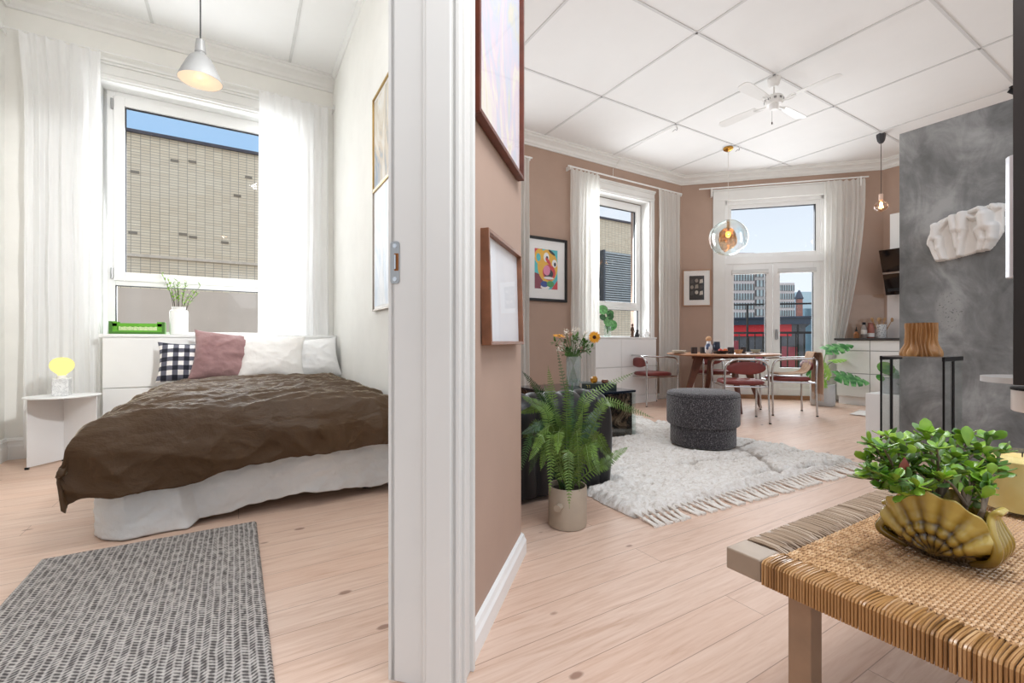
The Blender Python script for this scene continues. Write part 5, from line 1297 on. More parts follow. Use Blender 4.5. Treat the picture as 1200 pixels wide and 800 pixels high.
for k in range(6): a = k*PI/3; mb.tube([(.008*math.cos(a), .008*math.sin(a), zb_+.05), (.022*math.cos(a), .022*math.sin(a), zb_-.03)], .0022, 5)
mb.build('filament', Memit('filament_glow', rgb(255, 196, 130), 14), bpn)
# ceiling hooks and a spot lamp
for px, py, lab in ((793, 148, 'small white cord hook on the ceiling joint left of the globe pendant'), (866, 172, 'small white cord hook on the ceiling beside the brass lamp canopy')):
    z_ = (CZ-CH)*FPX/(400-py); x, y = at(px, z_); t = thing('ceiling_hook', lab, 'hook', (x, y, 0))
    MB().lathe([(.014, CZ-.012), (.016, CZ), (0, CZ)], 12).build('base', WHITE, t)
    MB().tube(smooth_path([(0, 0, CZ-.01), (.01, 0, CZ-.03), (-.005, 0, CZ-.05), (-.03, 0, CZ-.045), (-.05, .02, CZ-.07)], 4), .004, 6).build('hook', STEEL, t)
x, y = at(1188, (CZ-CH)*FPX/(400-101)); spt = thing('ceiling_spot', 'small dark spot lamp on the ceiling above the grey wall, partly behind the dark mirror', 'lamp', (x, y, 0))
MB().lathe([(.03, CZ-.02), (.035, CZ), (0, CZ)], 20).build('base', BLACKM, spt)
MB().tube([(0, 0, CZ-.015), (-.01, -.005, CZ-.045)], .006, 8).build('arm', BLACKM, spt)
MB().tube([(-.03, .03, CZ-.035), (.01, -.04, CZ-.085)], [.024, .034], 18).build('head', BLACKM, spt)
cb = thing('cable', 'thin white lamp cable clipped along ceiling and cornice to the living room wall', 'cable')
cp = []
for px, py in ((793.5, 146), (760, 163), (718, 187)): z_ = (CZ-.012-CH)*FPX/(400-py); cp.append((*at(px, z_), CZ-.012))
xx = cp[-1][0]; cp += [(xx, YW-.16, CZ-.05), (xx, YW-.10, CZ-.10), (xx-.0, YW-.012, COR-.02), (xx, YW-.010, 3.30)]
MB().tube(cp, .0035, 6).build('wire', WHITE, cb)
# ================================================================== KITCHEN
KF = 7.45
LAC = M('white_lacquer', rgb(234, 234, 232), .3, var=.01)
for k, (y0, y1, lab) in enumerate(((2.835, 3.24, 'white kitchen base cabinet with three drawers beside the monstera plant'), (1.9, 2.83, 'white kitchen base cabinet with three drawers partly hidden by the grey wall'))):
    t = thing('base_cabinet', lab, 'kitchen cabinet', (0, 0, 0), 0, 'kitchen base cabinets')
    if k == 0: foot = [(KF+.02, y0), (KF+.02, y1), (7.88, y1), (8.19, 2.93), (8.19, y0)]
    else: foot = [(KF+.02, y0), (KF+.02, y1), (8.19, y1), (8.19, y0)]
    MB().prism(foot, .12, .915).build('body', LAC, t, smooth=False)
    for z0, z1 in ((.775, .910), (.455, .765), (.125, .445)):
        d = MB().box(KF, KF+.019, y0+.002, y1-.002, z0, z1).build('drawer', LAC, t, smooth=False, bevel=.002)
        MB().box(KF-.001, KF+.018, y0+.004, y1-.004, z1, z1+.008).build('grip_groove', GROOVE, d, smooth=False)
    MB().box(KF+.06, KF+.075, y0, y1, 0, .12).build('plinth', LAC, t, smooth=False)
MB_ = MB().prism([(KF-.03, 1.9), (KF-.03, 3.26), (7.87, 3.26), (8.195, 2.93), (8.195, 1.9)], .917, .947)
tag(MB_.build('countertop', M('dark_stone_top', rgb(52, 50, 50), .3, var=.15), None, smooth=False, bevel=.003), 'dark kitchen countertop running across the white base cabinets', 'countertop')
mb = MB(); bbox(mb, 2.30, 2.835, -.012, -.001, .95, 1.60)
tag(mb.build('splashback', M('taupe_glass', rgb(176, 148, 128), .08, var=.05), None, smooth=False, bevel=.002), 'glossy taupe splashback panel on the wall right of the balcony curtain', 'splashback')
tag(MB().box(8.188, 8.199, 2.0, 2.90, .95, 1.58).build('splashback', M('pale_marble_tile', rgb(222, 214, 210), .3, var=.04), None, smooth=False), 'pale splashback panel under the black cooker hood', 'splashback')
hd = thing('cooker_hood', 'slanted black glass cooker hood on the kitchen wall', 'cooker hood')
BGL = M('black_glass', rgb(14, 14, 16), .06, var=.0)
mb = MB(); y0, y1 = 2.15, 2.86
def slab(mb, x0, z0, x1, z1, t, y0, y1):
    mb.add([(x0, y0, z0), (x0, y1, z0), (x1, y1, z1), (x1, y0, z1), (x0+t, y0, z0), (x0+t, y1, z0), (x1+t, y1, z1), (x1+t, y0, z1)], [(0, 1, 2, 3), (7, 6, 5, 4), (0, 4, 5, 1), (1, 5, 6, 2), (2, 6, 7, 3), (3, 7, 4, 0)])
slab(mb, 8.03, 1.57, 7.93, 1.86, .02, y0, y1); mb.build('lower_panel', BGL, hd, smooth=False)
mb = MB(); slab(mb, 7.92, 1.885, 7.80, 2.19, .02, y0, y1); mb.build('upper_panel', BGL, hd, smooth=False)
mb = MB(); slab(mb, 7.925, 1.862, 7.918, 1.884, .03, y0, y1); mb.build('steel_strip', STEEL, hd, smooth=False)
mb = MB(); mb.prism([(8.0, 2.18), (8.0, 2.83), (8.199, 2.83), (8.199, 2.18)], 1.62, 2.14); mb.build('body', BLACKM, hd, smooth=False)
MB().box(8.0, 8.199, 2.2, 2.80, 2.14, 2.72).build('duct_cover', LAC, hd, smooth=False)
def K(px, d=6.62): x, y = at(px, d); return (x, y, .947)
t = thing('bottle', 'small amber dropper bottle, leftmost on the kitchen counter', 'bottle', K(1003.5))
MB().lathe([(0, 0), (.030, 0), (.033, .006), (.033, .07), (.013, .09), (.013, .10), (0, .10)], 20).build('body', M('amber_bottle', rgb(150, 96, 56), .2), t)
MB().lathe([(.014, .10), (.014, .125), (.009, .13), (.006, .165), (0, .168)], 14).build('dropper', BLACKM, t)
t = thing('bottle', 'clear grey bottle with pale label and dark cap on the kitchen counter', 'bottle', K(1012.5))
MB().lathe([(0, 0), (.032, 0), (.036, .006), (.036, .15), (.018, .185), (.018, .20), (0, .20)], 20).build('body', M('smoky_bottle', rgb(150, 138, 130), .15), t)
MB().lathe([(.0368, .06), (.0368, .12)], 20).build('label', M('paper_label', rgb(226, 218, 208), .7), t); MB().lathe([(.021, .195), (.021, .232), (0, .234)], 14).build('cap', BLACKM, t)
t = thing('jar', 'terracotta coloured bottle with white label on the kitchen counter', 'jar', K(1020.3))
MB().lathe([(0, 0), (.042, 0), (.046, .006), (.046, .14), (.034, .175), (.03, .21), (0, .212)], 24).build('body', M('terracotta_jar', rgb(166, 100, 84), .35), t)
MB().lathe([(.0468, .02), (.0468, .075)], 24).build('label', M('paper_label_white', rgb(236, 230, 224), .7), t); MB().lathe([(.032, .205), (.032, .225), (0, .226)], 14).build('cap', M('terracotta_cap', rgb(140, 84, 70), .4), t)
uc = thing('utensil_crock', 'speckled white utensil crock with wooden spoons on the kitchen counter', 'utensil crock', K(1031.3))
m, nt, out = nmat('speckled_white_pot'); s = N(nt); fin(nt, out, s.bsdf(s.ramp(s.n('ShaderNodeTexVoronoi', {'Vector': s.coord(), 'Scale': 48}).outputs['Distance'], [(.25, rgb(150, 148, 146)), (.42, rgb(232, 230, 226))]), .4))
MB().lathe([(0, 0), (.068, 0), (.072, .005), (.075, .20), (.071, .20), (.069, .01), (0, .01)], 28).build('crock', m, uc)
for k, (dx, lean, kind) in enumerate(((-.03, -.09, 0), (.0, -.02, 1), (.028, .05, 0), (.038, .11, 1), (-.02, .02, 0), (-.036, -.05, 1))):
    mb = MB(); o_ = Vector((RT[0], RT[1], 0)); f_ = Vector((FW[0], FW[1], 0))*(.02*(k % 3-1))
    b = o_*dx*.5+f_+Vector((0, 0, .015)); e = o_*(dx+lean)+f_+Vector((0, 0, .25))
    mb.tube([b, e], .006, 6); d = (e-b).normalized(); c_ = e+d*.02
    if kind: mb.ell((0, 0, 0), (.022, .008, .032), 12, 8); mb.v[-len(MB().ell((0, 0, 0), 1, 12, 8).v):] = [tuple(c_+Vector((RT[0]*p[0], RT[1]*p[0], p[2]))+Vector((FW[0]*p[1], FW[1]*p[1], 0))) for p in mb.v[-len(MB().ell((0, 0, 0), 1, 12, 8).v):]]
    else: mb.tube([e-d*.005, e+d*.02, e+d*.05], [.006, .018, .014], 8, flat=.4)
    sp_ = mb.build('utensil', M('beech_%d' % k, rgb(200-8*k, 156-6*k, 112-5*k), .6), None)
    tag(sp_, ('wooden spatula leaning left at the left edge of the white crock', 'wooden spoon near the middle of the white crock', 'wooden spatula right of the middle in the white crock', 'wooden spoon leaning right at the right edge of the white crock', 'wooden spatula standing upright at the back of the white crock', 'wooden spoon leaning left in the white crock')[k], 'utensil', 'wooden utensils in the white crock', uc.location)
# monstera
x, y = at(964, 6.40)
mo_ = thing('potted_monstera', 'monstera plant in a grey pot between the balcony door and the kitchen cabinets', 'plant', (x, y, 0))
MB().lathe([(.0, 0), (.128, 0), (.145, .012), (.15, .06), (.15, .29), (.144, .298), (.138, .29), (.138, .25), (0, .248)], 40).build('pot', M('grey_cement_pot', rgb(190, 190, 188), .8, var=.06, vscale=10, bump=.1, bscale=80), mo_, ang=50)
MB().lathe([(.138, .26), (0, .262)], 24).build('soil', M('plant_soil', rgb(52, 42, 34), .95, var=.3, vscale=50), mo_)
def split_mat(name, a, b):
    m, nt, out = nmat(name); s = N(nt); fin(nt, out, s.bsdf(s.mix(s.ramp(s.noise(s.coord(), 14, 3), [(.4, (0, 0, 0)), (.62, (1, 1, 1))]), a, b), .3)); return m
MONG = split_mat('monstera_green', rgb(44, 112, 54), rgb(120, 182, 110)); MONL = split_mat('young_leaf_green', rgb(132, 184, 62), rgb(160, 204, 84))
def monleaf(mb, c, axis, nrm, L, W, cuts=5):
    """heart leaf with side slits: one lobe quad strip per side section"""
    axis = axis.normalized(); nrm = (nrm-axis*nrm.dot(axis)).normalized(); s_ = axis.cross(nrm)
    def P(t, w, sg): y = L*(t-.12); k = W*(math.sin(PI*min(1, t*.82+.16))**.75)*(1-.15*t); return c+axis*(y-.10*L*w*(1-t)*1.2)+s_*sg*k*w-nrm*(.10*L*t*t+.12*k*w*w)
    for sg in (-1, 1):
        for i in range(cuts):
            t0, t1 = i/cuts, (i+1)/cuts; g = .30/cuts if i else 0
            vs = []; m_ = 5
            for j in range(m_+1):
                w = j/m_; gg = g*max(0, (w-.35)/.65)
                vs += [P(t0+gg, w, sg), P(t1-gg*.3, w, sg)]
            fs = [(2*j, 2*j+1, 2*j+3, 2*j+2) for j in range(m_)]
            mb.add(vs, fs if sg > 0 else [f[::-1] for f in fs])
MST = M('monstera_stem', rgb(110, 150, 80), .5)
def cvec(a, b, c): return Vector((RT[0]*a+FW[0]*c, RT[1]*a+FW[1]*c, b))
for px, py, dz, L, W, ax, nr, mat_ in ((971, 409, .0, .36, .15, (.9, .25, -.2), (-.2, .9, -.5), MONG), (979, 440, -.1, .40, .17, (.9, -.15, -.3), (.0, .8, -.6), MONG), (982, 423, .08, .26, .09, (.9, .2, .2), (.0, .95, -.2), MONL),
                                       (964, 438, -.14, .26, .11, (-.45, .75, -.2), (.3, .35, -.8), MONL), (960, 447, -.12, .24, .10, (-.75, .25, -.2), (.0, .6, -.8), MONL), (956, 440, .04, .22, .10, (-.5, .5, .1), (.2, .5, -.8), MONG), (968, 432, .15, .24, .09, (.2, .6, .2), (.1, .5, -.8), MONL)):
    c = cvec((px-964)*6.4/FPX, hz(py, 6.4), dz); p = smooth_path([(0, 0, .25), cvec((px-964)*6.4/FPX*.3, .25+(c.z-.25)*.75, dz*.3), c], 6)
    st = MB().tube(p, .006, 6).build('stem', MST, mo_)
    lb = MB(); monleaf(lb, c, cvec(*ax), cvec(*nr), L, W); lb.build('leaf', mat_, st, ang=180)
# white plinth with potted plant next to the grey wall
WPL = plaster('white_stucco', rgb(226, 225, 223), .03, .2)
o = MB().box(4.43, 4.74, 1.492, 1.715, 0, .475).build('plinth', WPL, None, smooth=False, bevel=.004)
tag(o, 'white plastered plinth standing beside the grey wall', 'plinth')
pp = thing('potted_plant', 'small green plant in a pale grey pot on the white plinth behind the glass stand', 'plant', (4.585, 1.585, .475))
MB().lathe([(0, 0), (.062, 0), (.070, .006), (.080, .125), (.076, .127), (.070, .118), (.070, .09), (0, .088)], 32).build('pot', M('pale_grey_pot', rgb(196, 200, 204), .6, var=.03), pp, ang=50)
PLG = split_mat('round_leaf_green', rgb(70, 136, 60), rgb(134, 178, 88)); PLD = split_mat('grey_green_leaf', rgb(92, 136, 108), rgb(158, 186, 166))
for px, py, r_, dz, mat_ in ((1032, 431, .058, 0, PLG), (1045, 436, .045, .05, PLD), (1052, 430, .035, -.02, PLD), (1023, 442, .03, -.02, PLG), (1040, 444, .045, -.05, PLD), (1050, 445, .04, .02, PLD)):
    a = (px-1040)*3.75/FPX; c = cvec(a, hz(py, 3.75)-.475, dz)
    st = MB().tube(smooth_path([(0, 0, .08), c*.5+Vector((0, 0, .04)), c], 4), .0025, 5).build('stem', MST, pp)
    lb = MB(); roundleaf(lb, c, cvec(rr.uniform(-.4, .4), .55, -.7), r_); lb.build('leaf', mat_, st, ang=180)
x, y = at(1012, 5.55)
o = MB().sheet(lambda u, v: (-.25+.5*u, -.17+.34*v, .004+.006*(1+fbm(u*4, v*4))), 20, 14).build('mat', M('white_cotton_mat', rgb(226, 222, 216), .9, bump=.3, bscale=60), None, ang=180, solid=.004)
tag(o, 'small white cotton mat on the floor in front of the kitchen', 'mat', None, (x+.16, y-.02, 0), R(10))
# glass display stand with the ribbed vase
SX, SY, SZ = 3.60, .995, .806
st = thing('display_stand', 'square steel topped glass display stand with black legs before the grey wall', 'side table', (SX, SY, 0))
GTOP = M('grey_steel_top', rgb(150, 150, 150), .3, .7)
MB().box(.004, .318, .012, .308, SZ-.006, SZ).build('tabletop', GTOP, st, smooth=False)
for y in (.0, .308):
    mb = MB(); mb.box(0, .322, y, y+.012, SZ-.026, SZ); mb.build('end_rail', BLACKM, st, smooth=False)
    MB().box(.150, .173, y+.001, y+.011, 0, SZ-.026).build('leg', BLACKM, st, smooth=False)
    MB().box(0, .005, y, y+.010, 0, SZ-.026).build('edge_strip', BLACKM, st, smooth=False)
    MB().box(.006, .318, y+.004, y+.008, .012, SZ-.026).build('glass_panel', CLEAR, st, smooth=False)
MB().box(0, .322, 0, .32, 0, .010).build('base_plate', GTOP, st, smooth=False)
m, nt, out = nmat('ribbed_brown_ceramic'); s = N(nt); tc = s.n('ShaderNodeTexCoord')
ck = s.noise(s.coord(scale=(1, 1, .4)), 9, 4); fin(nt, out, s.bsdf(s.ramp(ck, [(.3, rgb(140, 98, 58)), (.7, rgb(198, 152, 100))]), .35)); RIBM = m
vz = thing('ribbed_vase', 'brown ribbed bark-like ceramic vase on the glass display stand', 'vase', (SX+.148, SY+.155, SZ))
def ribf(u, v):
    a = 2*PI*u; z = .212*v
    base = .070+.001*v+.027*math.exp(-((v-.10)/.20)**2)+.006*max(0, .12-v)/.12
    w = .9*math.sin(5*a+1)*math.exp(-((v-.18)/.22)**2)+.25*math.sin(v*9+3*a)
    rib = math.cos(22*a+w*3.2); k = .0100*rib
    r = base+k+.004*fbm(math.cos(a)*2, math.sin(a)*2, v*3)
    return (r*math.cos(a), r*math.sin(a), z)
mb = MB().sheet(ribf, 208, 40)
mb.sheet(lambda u, v: ((.066-.004*v)*math.cos(-2*PI*u), (.066-.004*v)*math.sin(-2*PI*u), .212-.19*v), 40, 4); mb.sheet(lambda u, v: ((.062+.01*v)*math.cos(2*PI*u), (.062+.01*v)*math.sin(2*PI*u), .212), 40, 1)
mb.sheet(lambda u, v: (.062*(1-v)*math.cos(2*PI*u), .062*(1-v)*math.sin(2*PI*u), .022), 40, 1)
mb.build('vessel', RIBM, vz, ang=180)
# plaster relief of three torsos
PLA = M('white_plaster', rgb(236, 234, 230), .7, var=.015, bump=.05, bscale=90)
RE = thing('wall_relief', 'white plaster relief of three headless figures on the grey wall', 'relief', (4.43, 1.115, 1.665))
OUT = [(240, 512), (205, 440), (170, 350), (180, 310), (205, 270), (212, 230), (203, 190), (230, 172), (262, 152), (300, 138), (330, 130), (380, 122), (430, 112), (470, 108), (520, 96), (560, 90), (590, 98), (640, 86), (690, 92), (735, 110), (720, 180), (724, 250), (718, 330), (690, 380), (660, 430), (630, 466), (590, 468), (540, 470), (460, 488), (360, 504), (300, 510)]
def inside(x, y):
    c = False; n = len(OUT)
    for i in range(n):
        (x1, y1), (x2, y2) = OUT[i], OUT[i-1]
        if (y1 > y) != (y2 > y) and x < (x2-x1)*(y-y1)/(y2-y1)+x1: c = not c
    return c
def edged(x, y):
    d = 1e9; n = len(OUT)
    for i in range(n):
        (x1, y1), (x2, y2) = OUT[i], OUT[i-1]; L2 = (x2-x1)**2+(y2-y1)**2; t = max(0, min(1, ((x-x1)*(x2-x1)+(y-y1)*(y2-y1))/L2)); d = min(d, math.hypot(x-x1-t*(x2-x1), y-y1-t*(y2-y1)))
    return d
CAP = [(238, 210, 232, 300, 42, 40), (205, 330, 262, 505, 30, 28), (215, 300, 200, 350, 36, 30), (268, 325, 272, 400, 36, 33), (272, 400, 305, 505, 33, 26), (212, 195, 268, 235, 20, 20), (268, 235, 335, 160, 20, 22),
       (372, 150, 388, 255, 36, 40), (440, 140, 438, 260, 40, 42), (388, 260, 402, 410, 30, 24), (450, 270, 432, 350, 34, 30), (432, 350, 418, 492, 30, 26), (445, 135, 515, 188, 24, 20), (515, 188, 610, 168, 20, 18), (610, 168, 690, 130, 18, 20),
       (600, 185, 606, 265, 60, 56), (565, 290, 588, 370, 44, 36), (588, 370, 556, 466, 36, 26), (650, 285, 645, 370, 48, 40), (645, 370, 600, 462, 38, 26), (560, 112, 575, 130, 28, 28), (650, 112, 660, 125, 28, 28), (500, 130, 545, 115, 22, 22)]
def relh(x, y):
    e = edged(x, y) if inside(x, y) else 0
    h = 16*min(1, e/14)**.5
    acc = 0
    for (x1, y1, x2, y2, r1, r2) in CAP:
        L2 = (x2-x1)**2+(y2-y1)**2; t = max(0, min(1, ((x-x1)*(x2-x1)+(y-y1)*(y2-y1))/L2)); d = math.hypot(x-x1-t*(x2-x1), y-y1-t*(y2-y1)); r = r1+(r2-r1)*t
        if d < r: acc += (math.sqrt(r*r-d*d)*1.2)**6
    acc = acc**(1/6)
    return h+1.25*acc*min(1, e/10+.25)
k_ = .405/560.0
mb = MB(); nx, ny = 150, 118; idx = {}
X0, X1, Y0, Y1 = 160, 745, 80, 520
for j in range(ny+1):
    for i in range(nx+1):
        x = X0+(X1-X0)*i/nx; y = Y0+(Y1-Y0)*j/ny; idx[i, j] = len(mb.v)
        ins = inside(x, y); mb.v.append((-relh(x, y)*k_*1.6-.002 if ins else -.0005, -(x-450)*k_, -(y-300)*.000845))
for j in range(ny):
    for i in range(nx):
        q = [idx[i, j], idx[i+1, j], idx[i+1, j+1], idx[i, j+1]]
        if sum(inside(X0+(X1-X0)*a/nx, Y0+(Y1-Y0)*b/ny) for a, b in ((i, j), (i+1, j), (i+1, j+1), (i, j+1))) >= 2: mb.f.append(tuple(q))
o = mb.build('figures', PLA, RE, ang=180, sub=0)
sm = o.modifiers.new('s', 'SMOOTH'); sm.factor = .5; sm.iterations = 2
# ---------------------------------------------------------------- dark mirror, steel tube lamp and little shelf at the right edge
DKW = M('dark_espresso_wood', rgb(16, 9, 9), .4, var=.2, vscale=10)
def quad_at(px0, z0, px1, z1): return at(px0, z0), at(px1, z1)
mr = thing('wall_mirror', 'tall dark framed mirror panel cut off by the right edge', 'mirror')
a, b = at(1203, 1.42), at(1230, 1.52); u_ = Vector((b[0]-a[0], b[1]-a[1])).normalized(); L_ = math.hypot(b[0]-a[0], b[1]-a[1]); w_ = Vector((-u_.y, u_.x))
def mbx(mb, s0, s1, o0, o1, z0, z1):
    P = [Vector(a)+u_*s_+w_*o for s_, o in ((s0, o0), (s1, o0), (s1, o1), (s0, o1))]; mb.prism([(p.x, p.y) for p in P], z0, z1)
mb = MB(); mbx(mb, 0, .012, 0, .03, .762, 2.35); mbx(mb, L_-.012, L_, 0, .03, .762, 2.35); mbx(mb, .012, L_-.012, 0, .03, 2.33, 2.35); mbx(mb, .012, L_-.012, 0, .03, .762, .775); mb.build('frame', DKW, mr, smooth=False, bevel=.002)
mb = MB(); mbx(mb, .012, L_-.012, .008, .028, .775, 2.33); mb.build('mirror_glass', M('dark_mirror', rgb(20, 12, 14), .04, .0, var=0, **{'Specular IOR Level': .8}), mr, smooth=False)
x, y = at(1193.5, 1.56)
tb = thing('tube_lamp', 'short chrome tube wall lamp at the left side of the dark mirror', 'lamp', (x, y, 0))
MB().lathe([(.0, 1.118), (.027, 1.118), (.030, 1.121), (.030, 1.534), (.027, 1.537), (0, 1.537)], 32).build('tube', M('satin_steel', rgb(214, 216, 222), .38, .85), tb)
x2, y2 = at(1212, 1.62); mb = MB()
mb.tube([(0, 0, 1.30), (x2-x, y2-y, 1.30)], .006, 8); mb.build('bracket', STEEL, tb)
x, y = at(1217, 1.60)
ds = thing('wall_shelf', 'small round steel edged glass shelf under the dark mirror', 'shelf', (x, y, 0))
MB().lathe([(0, .757), (.138, .757), (.138, .771), (0, .771)], 48).build('disc', M('smoked_shelf_glass', rgb(120, 122, 124), .12, .3), ds, ang=50)
MB().lathe([(.138, .754), (.144, .754), (.144, .774), (.138, .774)], 48).build('rim', M('satin_rim', rgb(196, 196, 196), .4, .3), ds, ang=50)
x2, y2 = at(1233, 1.66)
dm = thing('wall_drum', 'white drum shaped box below the round glass shelf at the right edge', 'box', (x2-.012, y2-.01, 0))
MB().lathe([(0, .640), (.105, .640), (.110, .645), (.110, .722), (0, .722)], 48).build('body', PORC, dm, ang=50)
MB().lathe([(.1095, .720), (.113, .720), (.113, .728), (.106, .7285), (0, .7285)], 48).build('lid_rim', BLACKM, dm, ang=50)
# ================================================================== RATTAN TABLE
RT0X, RT1X, RT0Y, RT1Y, TZ = .938, 1.96, -.62, .628, .44
OAKG = M('grey_brown_ash', rgb(150, 122, 98), .5, var=.15, vscale=14)
def cane(name, a, b, c_, strand=None):
    m, nt, out = nmat(name); s = N(nt); n = s.noise(s.coord(scale=strand), 1.0, 1) if strand else s.noise(s.coord(), 55, 2); n2 = s.noise(s.coord(), 6, 3)
    c = s.mix(s.ramp(n2, [(.35, (0, 0, 0)), (.65, (1, 1, 1))]), s.ramp(n, [(.32, a), (.5, b), (.68, c_)]), b)
    fin(nt, out, s.bsdf(c, .26)); return m
CANE = cane('natural_cane', rgb(164, 122, 82), rgb(208, 168, 124), rgb(230, 198, 160)); CANED = cane('aged_cane', rgb(128, 94, 62), rgb(178, 138, 96), rgb(208, 172, 130)); CANEW = cane('wrap_cane', rgb(110, 74, 38), rgb(168, 124, 76), rgb(212, 174, 128), (3, 150, 3)); CANEG = cane('greyed_cane', rgb(112, 90, 70), rgb(158, 136, 114), rgb(200, 182, 162), (150, 3, 3))
rt = thing('rattan_table', 'low table with woven cane top and square wooden legs in the right foreground', 'coffee table', (0, 0, 0))
fh = .046
mb = MB(); e = .075
mb.box(RT0X+.004, RT0X+e, RT0Y, RT1Y, TZ-fh, TZ-.004); mb.box(RT1X-e, RT1X-.004, RT0Y, RT1Y, TZ-fh, TZ-.004)
mb.box(RT0X+e, RT1X-e, RT1Y-e, RT1Y-.002, TZ-fh, TZ-.004); mb.box(RT0X+e, RT1X-e, RT0Y+.002, RT0Y+e, TZ-fh, TZ-.004)
mb.build('frame', OAKG, rt, smooth=False, bevel=.002)
ASH = M('silvered_ash', rgb(158, 140, 122), .35, var=.12, vscale=12)
for sx in (0, 1):
    for sy in (0, 1):
        x0 = RT0X if sx == 0 else RT1X-e; y0 = RT1Y-.078 if sy else RT0Y
        MB().box(x0, x0+e, y0, y0+.078, TZ-fh-.001, TZ).build('corner_block', ASH, rt, smooth=False, bevel=.003)
for x, y in ((RT0X+.045, RT1Y-.155), (RT1X-.09, RT1Y-.155), (RT0X+.045, RT0Y+.11), (RT1X-.09, RT0Y+.11)):
    MB().box(x, x+.045, y, y+.045, 0, TZ-fh+.002).build('leg', OAKG, rt, smooth=False, bevel=.003)
# woven field: warp canes along X, pairs of weft along Y going over and under
xa, xb, ya, yb = RT0X+e+.004, RT1X-e-.004, RT0Y+e+.006, RT1Y-e-.008
PX_, PY_ = .0092, .0134
nw = int((yb-ya)/PY_); nf = int((xb-xa)/PX_)
mb = MB()
for j in range(nw):
    for off in (-.0028, .0028):
        y = ya+(j+.5)*(yb-ya)/nw+off
        pth = [(xa+(xb-xa)*i/nf, y, TZ-.0046+.0014*(1 if (i+j) % 2 else -1)) for i in range(nf+1)]
        mb.tube(pth, .0025, 5, caps=False)
mb.build('warp_canes', CANE, rt)
mb = MB()
for i in range(nf):
    x = xa+(i+.5)*(xb-xa)/nf
    pth = [(x, ya+(yb-ya)*(j+.5)/nw, TZ-.0056+.0024*(1 if (i+j) % 2 == 0 else -1)) for j in range(nw)]
    mb.tube(pth, .0023, 4, caps=False)
mb.build('weft_canes', CANED, rt)
MB().box(xa, xb, ya, yb, TZ-.020, TZ-.014).build('under_weave', M('dark_under_cane', rgb(96, 68, 42), .8), rt, smooth=False)
# wraps around the long rails (strands along X) and the end rails (strands along Y)
def wraps(mat, horizontal, lo, hi, edge0, edge1, pitch, sgn):
    mb = MB(); n = int((hi-lo)/pitch)
    for k in range(n):
        c = lo+(k+.5)*(hi-lo)/n; j1 = rr.uniform(-.0004, .0004); sl = .010*fbm(k*.17, edge0*9)+rr.uniform(-.0015, .0015); dz = rr.uniform(-.0008, .0012); r = pitch*.50
        out_ = edge0; inn = edge1
        p = [(out_, TZ-fh-.002), (out_, TZ-.004), (out_+sgn*.004, TZ-.0005+dz), (out_+sgn*.03, TZ+.001+dz), (inn-sgn*.012, TZ-.0005+dz), (inn+sgn*rr.uniform(-.01, .012), TZ-.003), (inn+sgn*.014, TZ-.010)]
        pts = []
        for q, (o_, z) in enumerate(p):
            cc = c+j1+(sl*(q-2)/3 if q > 2 else 0)
            pts.append((o_, cc, z) if horizontal else (cc, o_, z))
        mb.tube(pts, r, 5)
    return mb.build('edge_wrap', mat, rt)
wraps(CANEW, True, RT0Y+.08, RT1Y-.08, RT0X+.001, RT0X+e, .0054, 1)
wraps(CANE, True, RT0Y+.08, RT1Y-.08, RT1X-.001, RT1X-e, .0054, -1)
wraps(CANEG, False, RT0X+e+.002, RT1X-e-.002, RT1Y-.001, RT1Y-e, .0056, -1)
wraps(CANEG, False, RT0X+e+.002, RT1X-e-.002, RT0Y+.001, RT0Y+e, .0066, 1)
# yellow candle in glass
x, y = at(1198, 1.225)
cn = thing('jar_candle', 'large pale yellow jar candle on the cane table at the right edge', 'candle', (x, y, TZ+.002))
MB().lathe([(.072, 0), (.075, .006), (.075, .158), (.0735, .158), (.0735, .010), (0, .010)], 48).build('glass_jar', CLEAR, cn, ang=50)
m, nt, out = nmat('yellow_wax'); s = N(nt); fin(nt, out, s.bsdf(s.ramp(s.noise(s.coord(), 14, 5), [(.3, rgb(240, 206, 128)), (.7, rgb(250, 226, 160))]), .45))
MB().lathe([(0, .0105), (.0728, .0105), (.0728, .140), (.06, .147), (0, .147)], 48).build('wax', m, cn, ang=60)
MB().tube([(0, 0, .146), (.002, 0, .160)], .0015, 6).build('wick', BLACKM, cn)
# shell planter with a jade plant
m, nt, out = nmat('mustard_shell_glaze'); s = N(nt); tc = s.n('ShaderNodeTexCoord'); v = s.coord()
sx = s.n('ShaderNodeSeparateXYZ', {0: tc.outputs['Object']})
att = s.n('ShaderNodeAttribute', attribute_name='glaze').outputs['Fac']
n1 = s.noise(v, 22, 4)
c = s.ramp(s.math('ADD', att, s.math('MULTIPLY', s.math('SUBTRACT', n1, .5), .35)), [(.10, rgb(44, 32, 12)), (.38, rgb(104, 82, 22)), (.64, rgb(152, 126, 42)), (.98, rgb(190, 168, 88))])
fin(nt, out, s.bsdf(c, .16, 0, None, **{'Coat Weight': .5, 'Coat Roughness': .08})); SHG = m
jp = thing('shell_planter', 'mustard glazed shell shaped planter with a jade plant on the cane table', 'plant', (1.285, .362, TZ+.003))
mb = MB(); NA, NV = 264, 36; gl_ = []
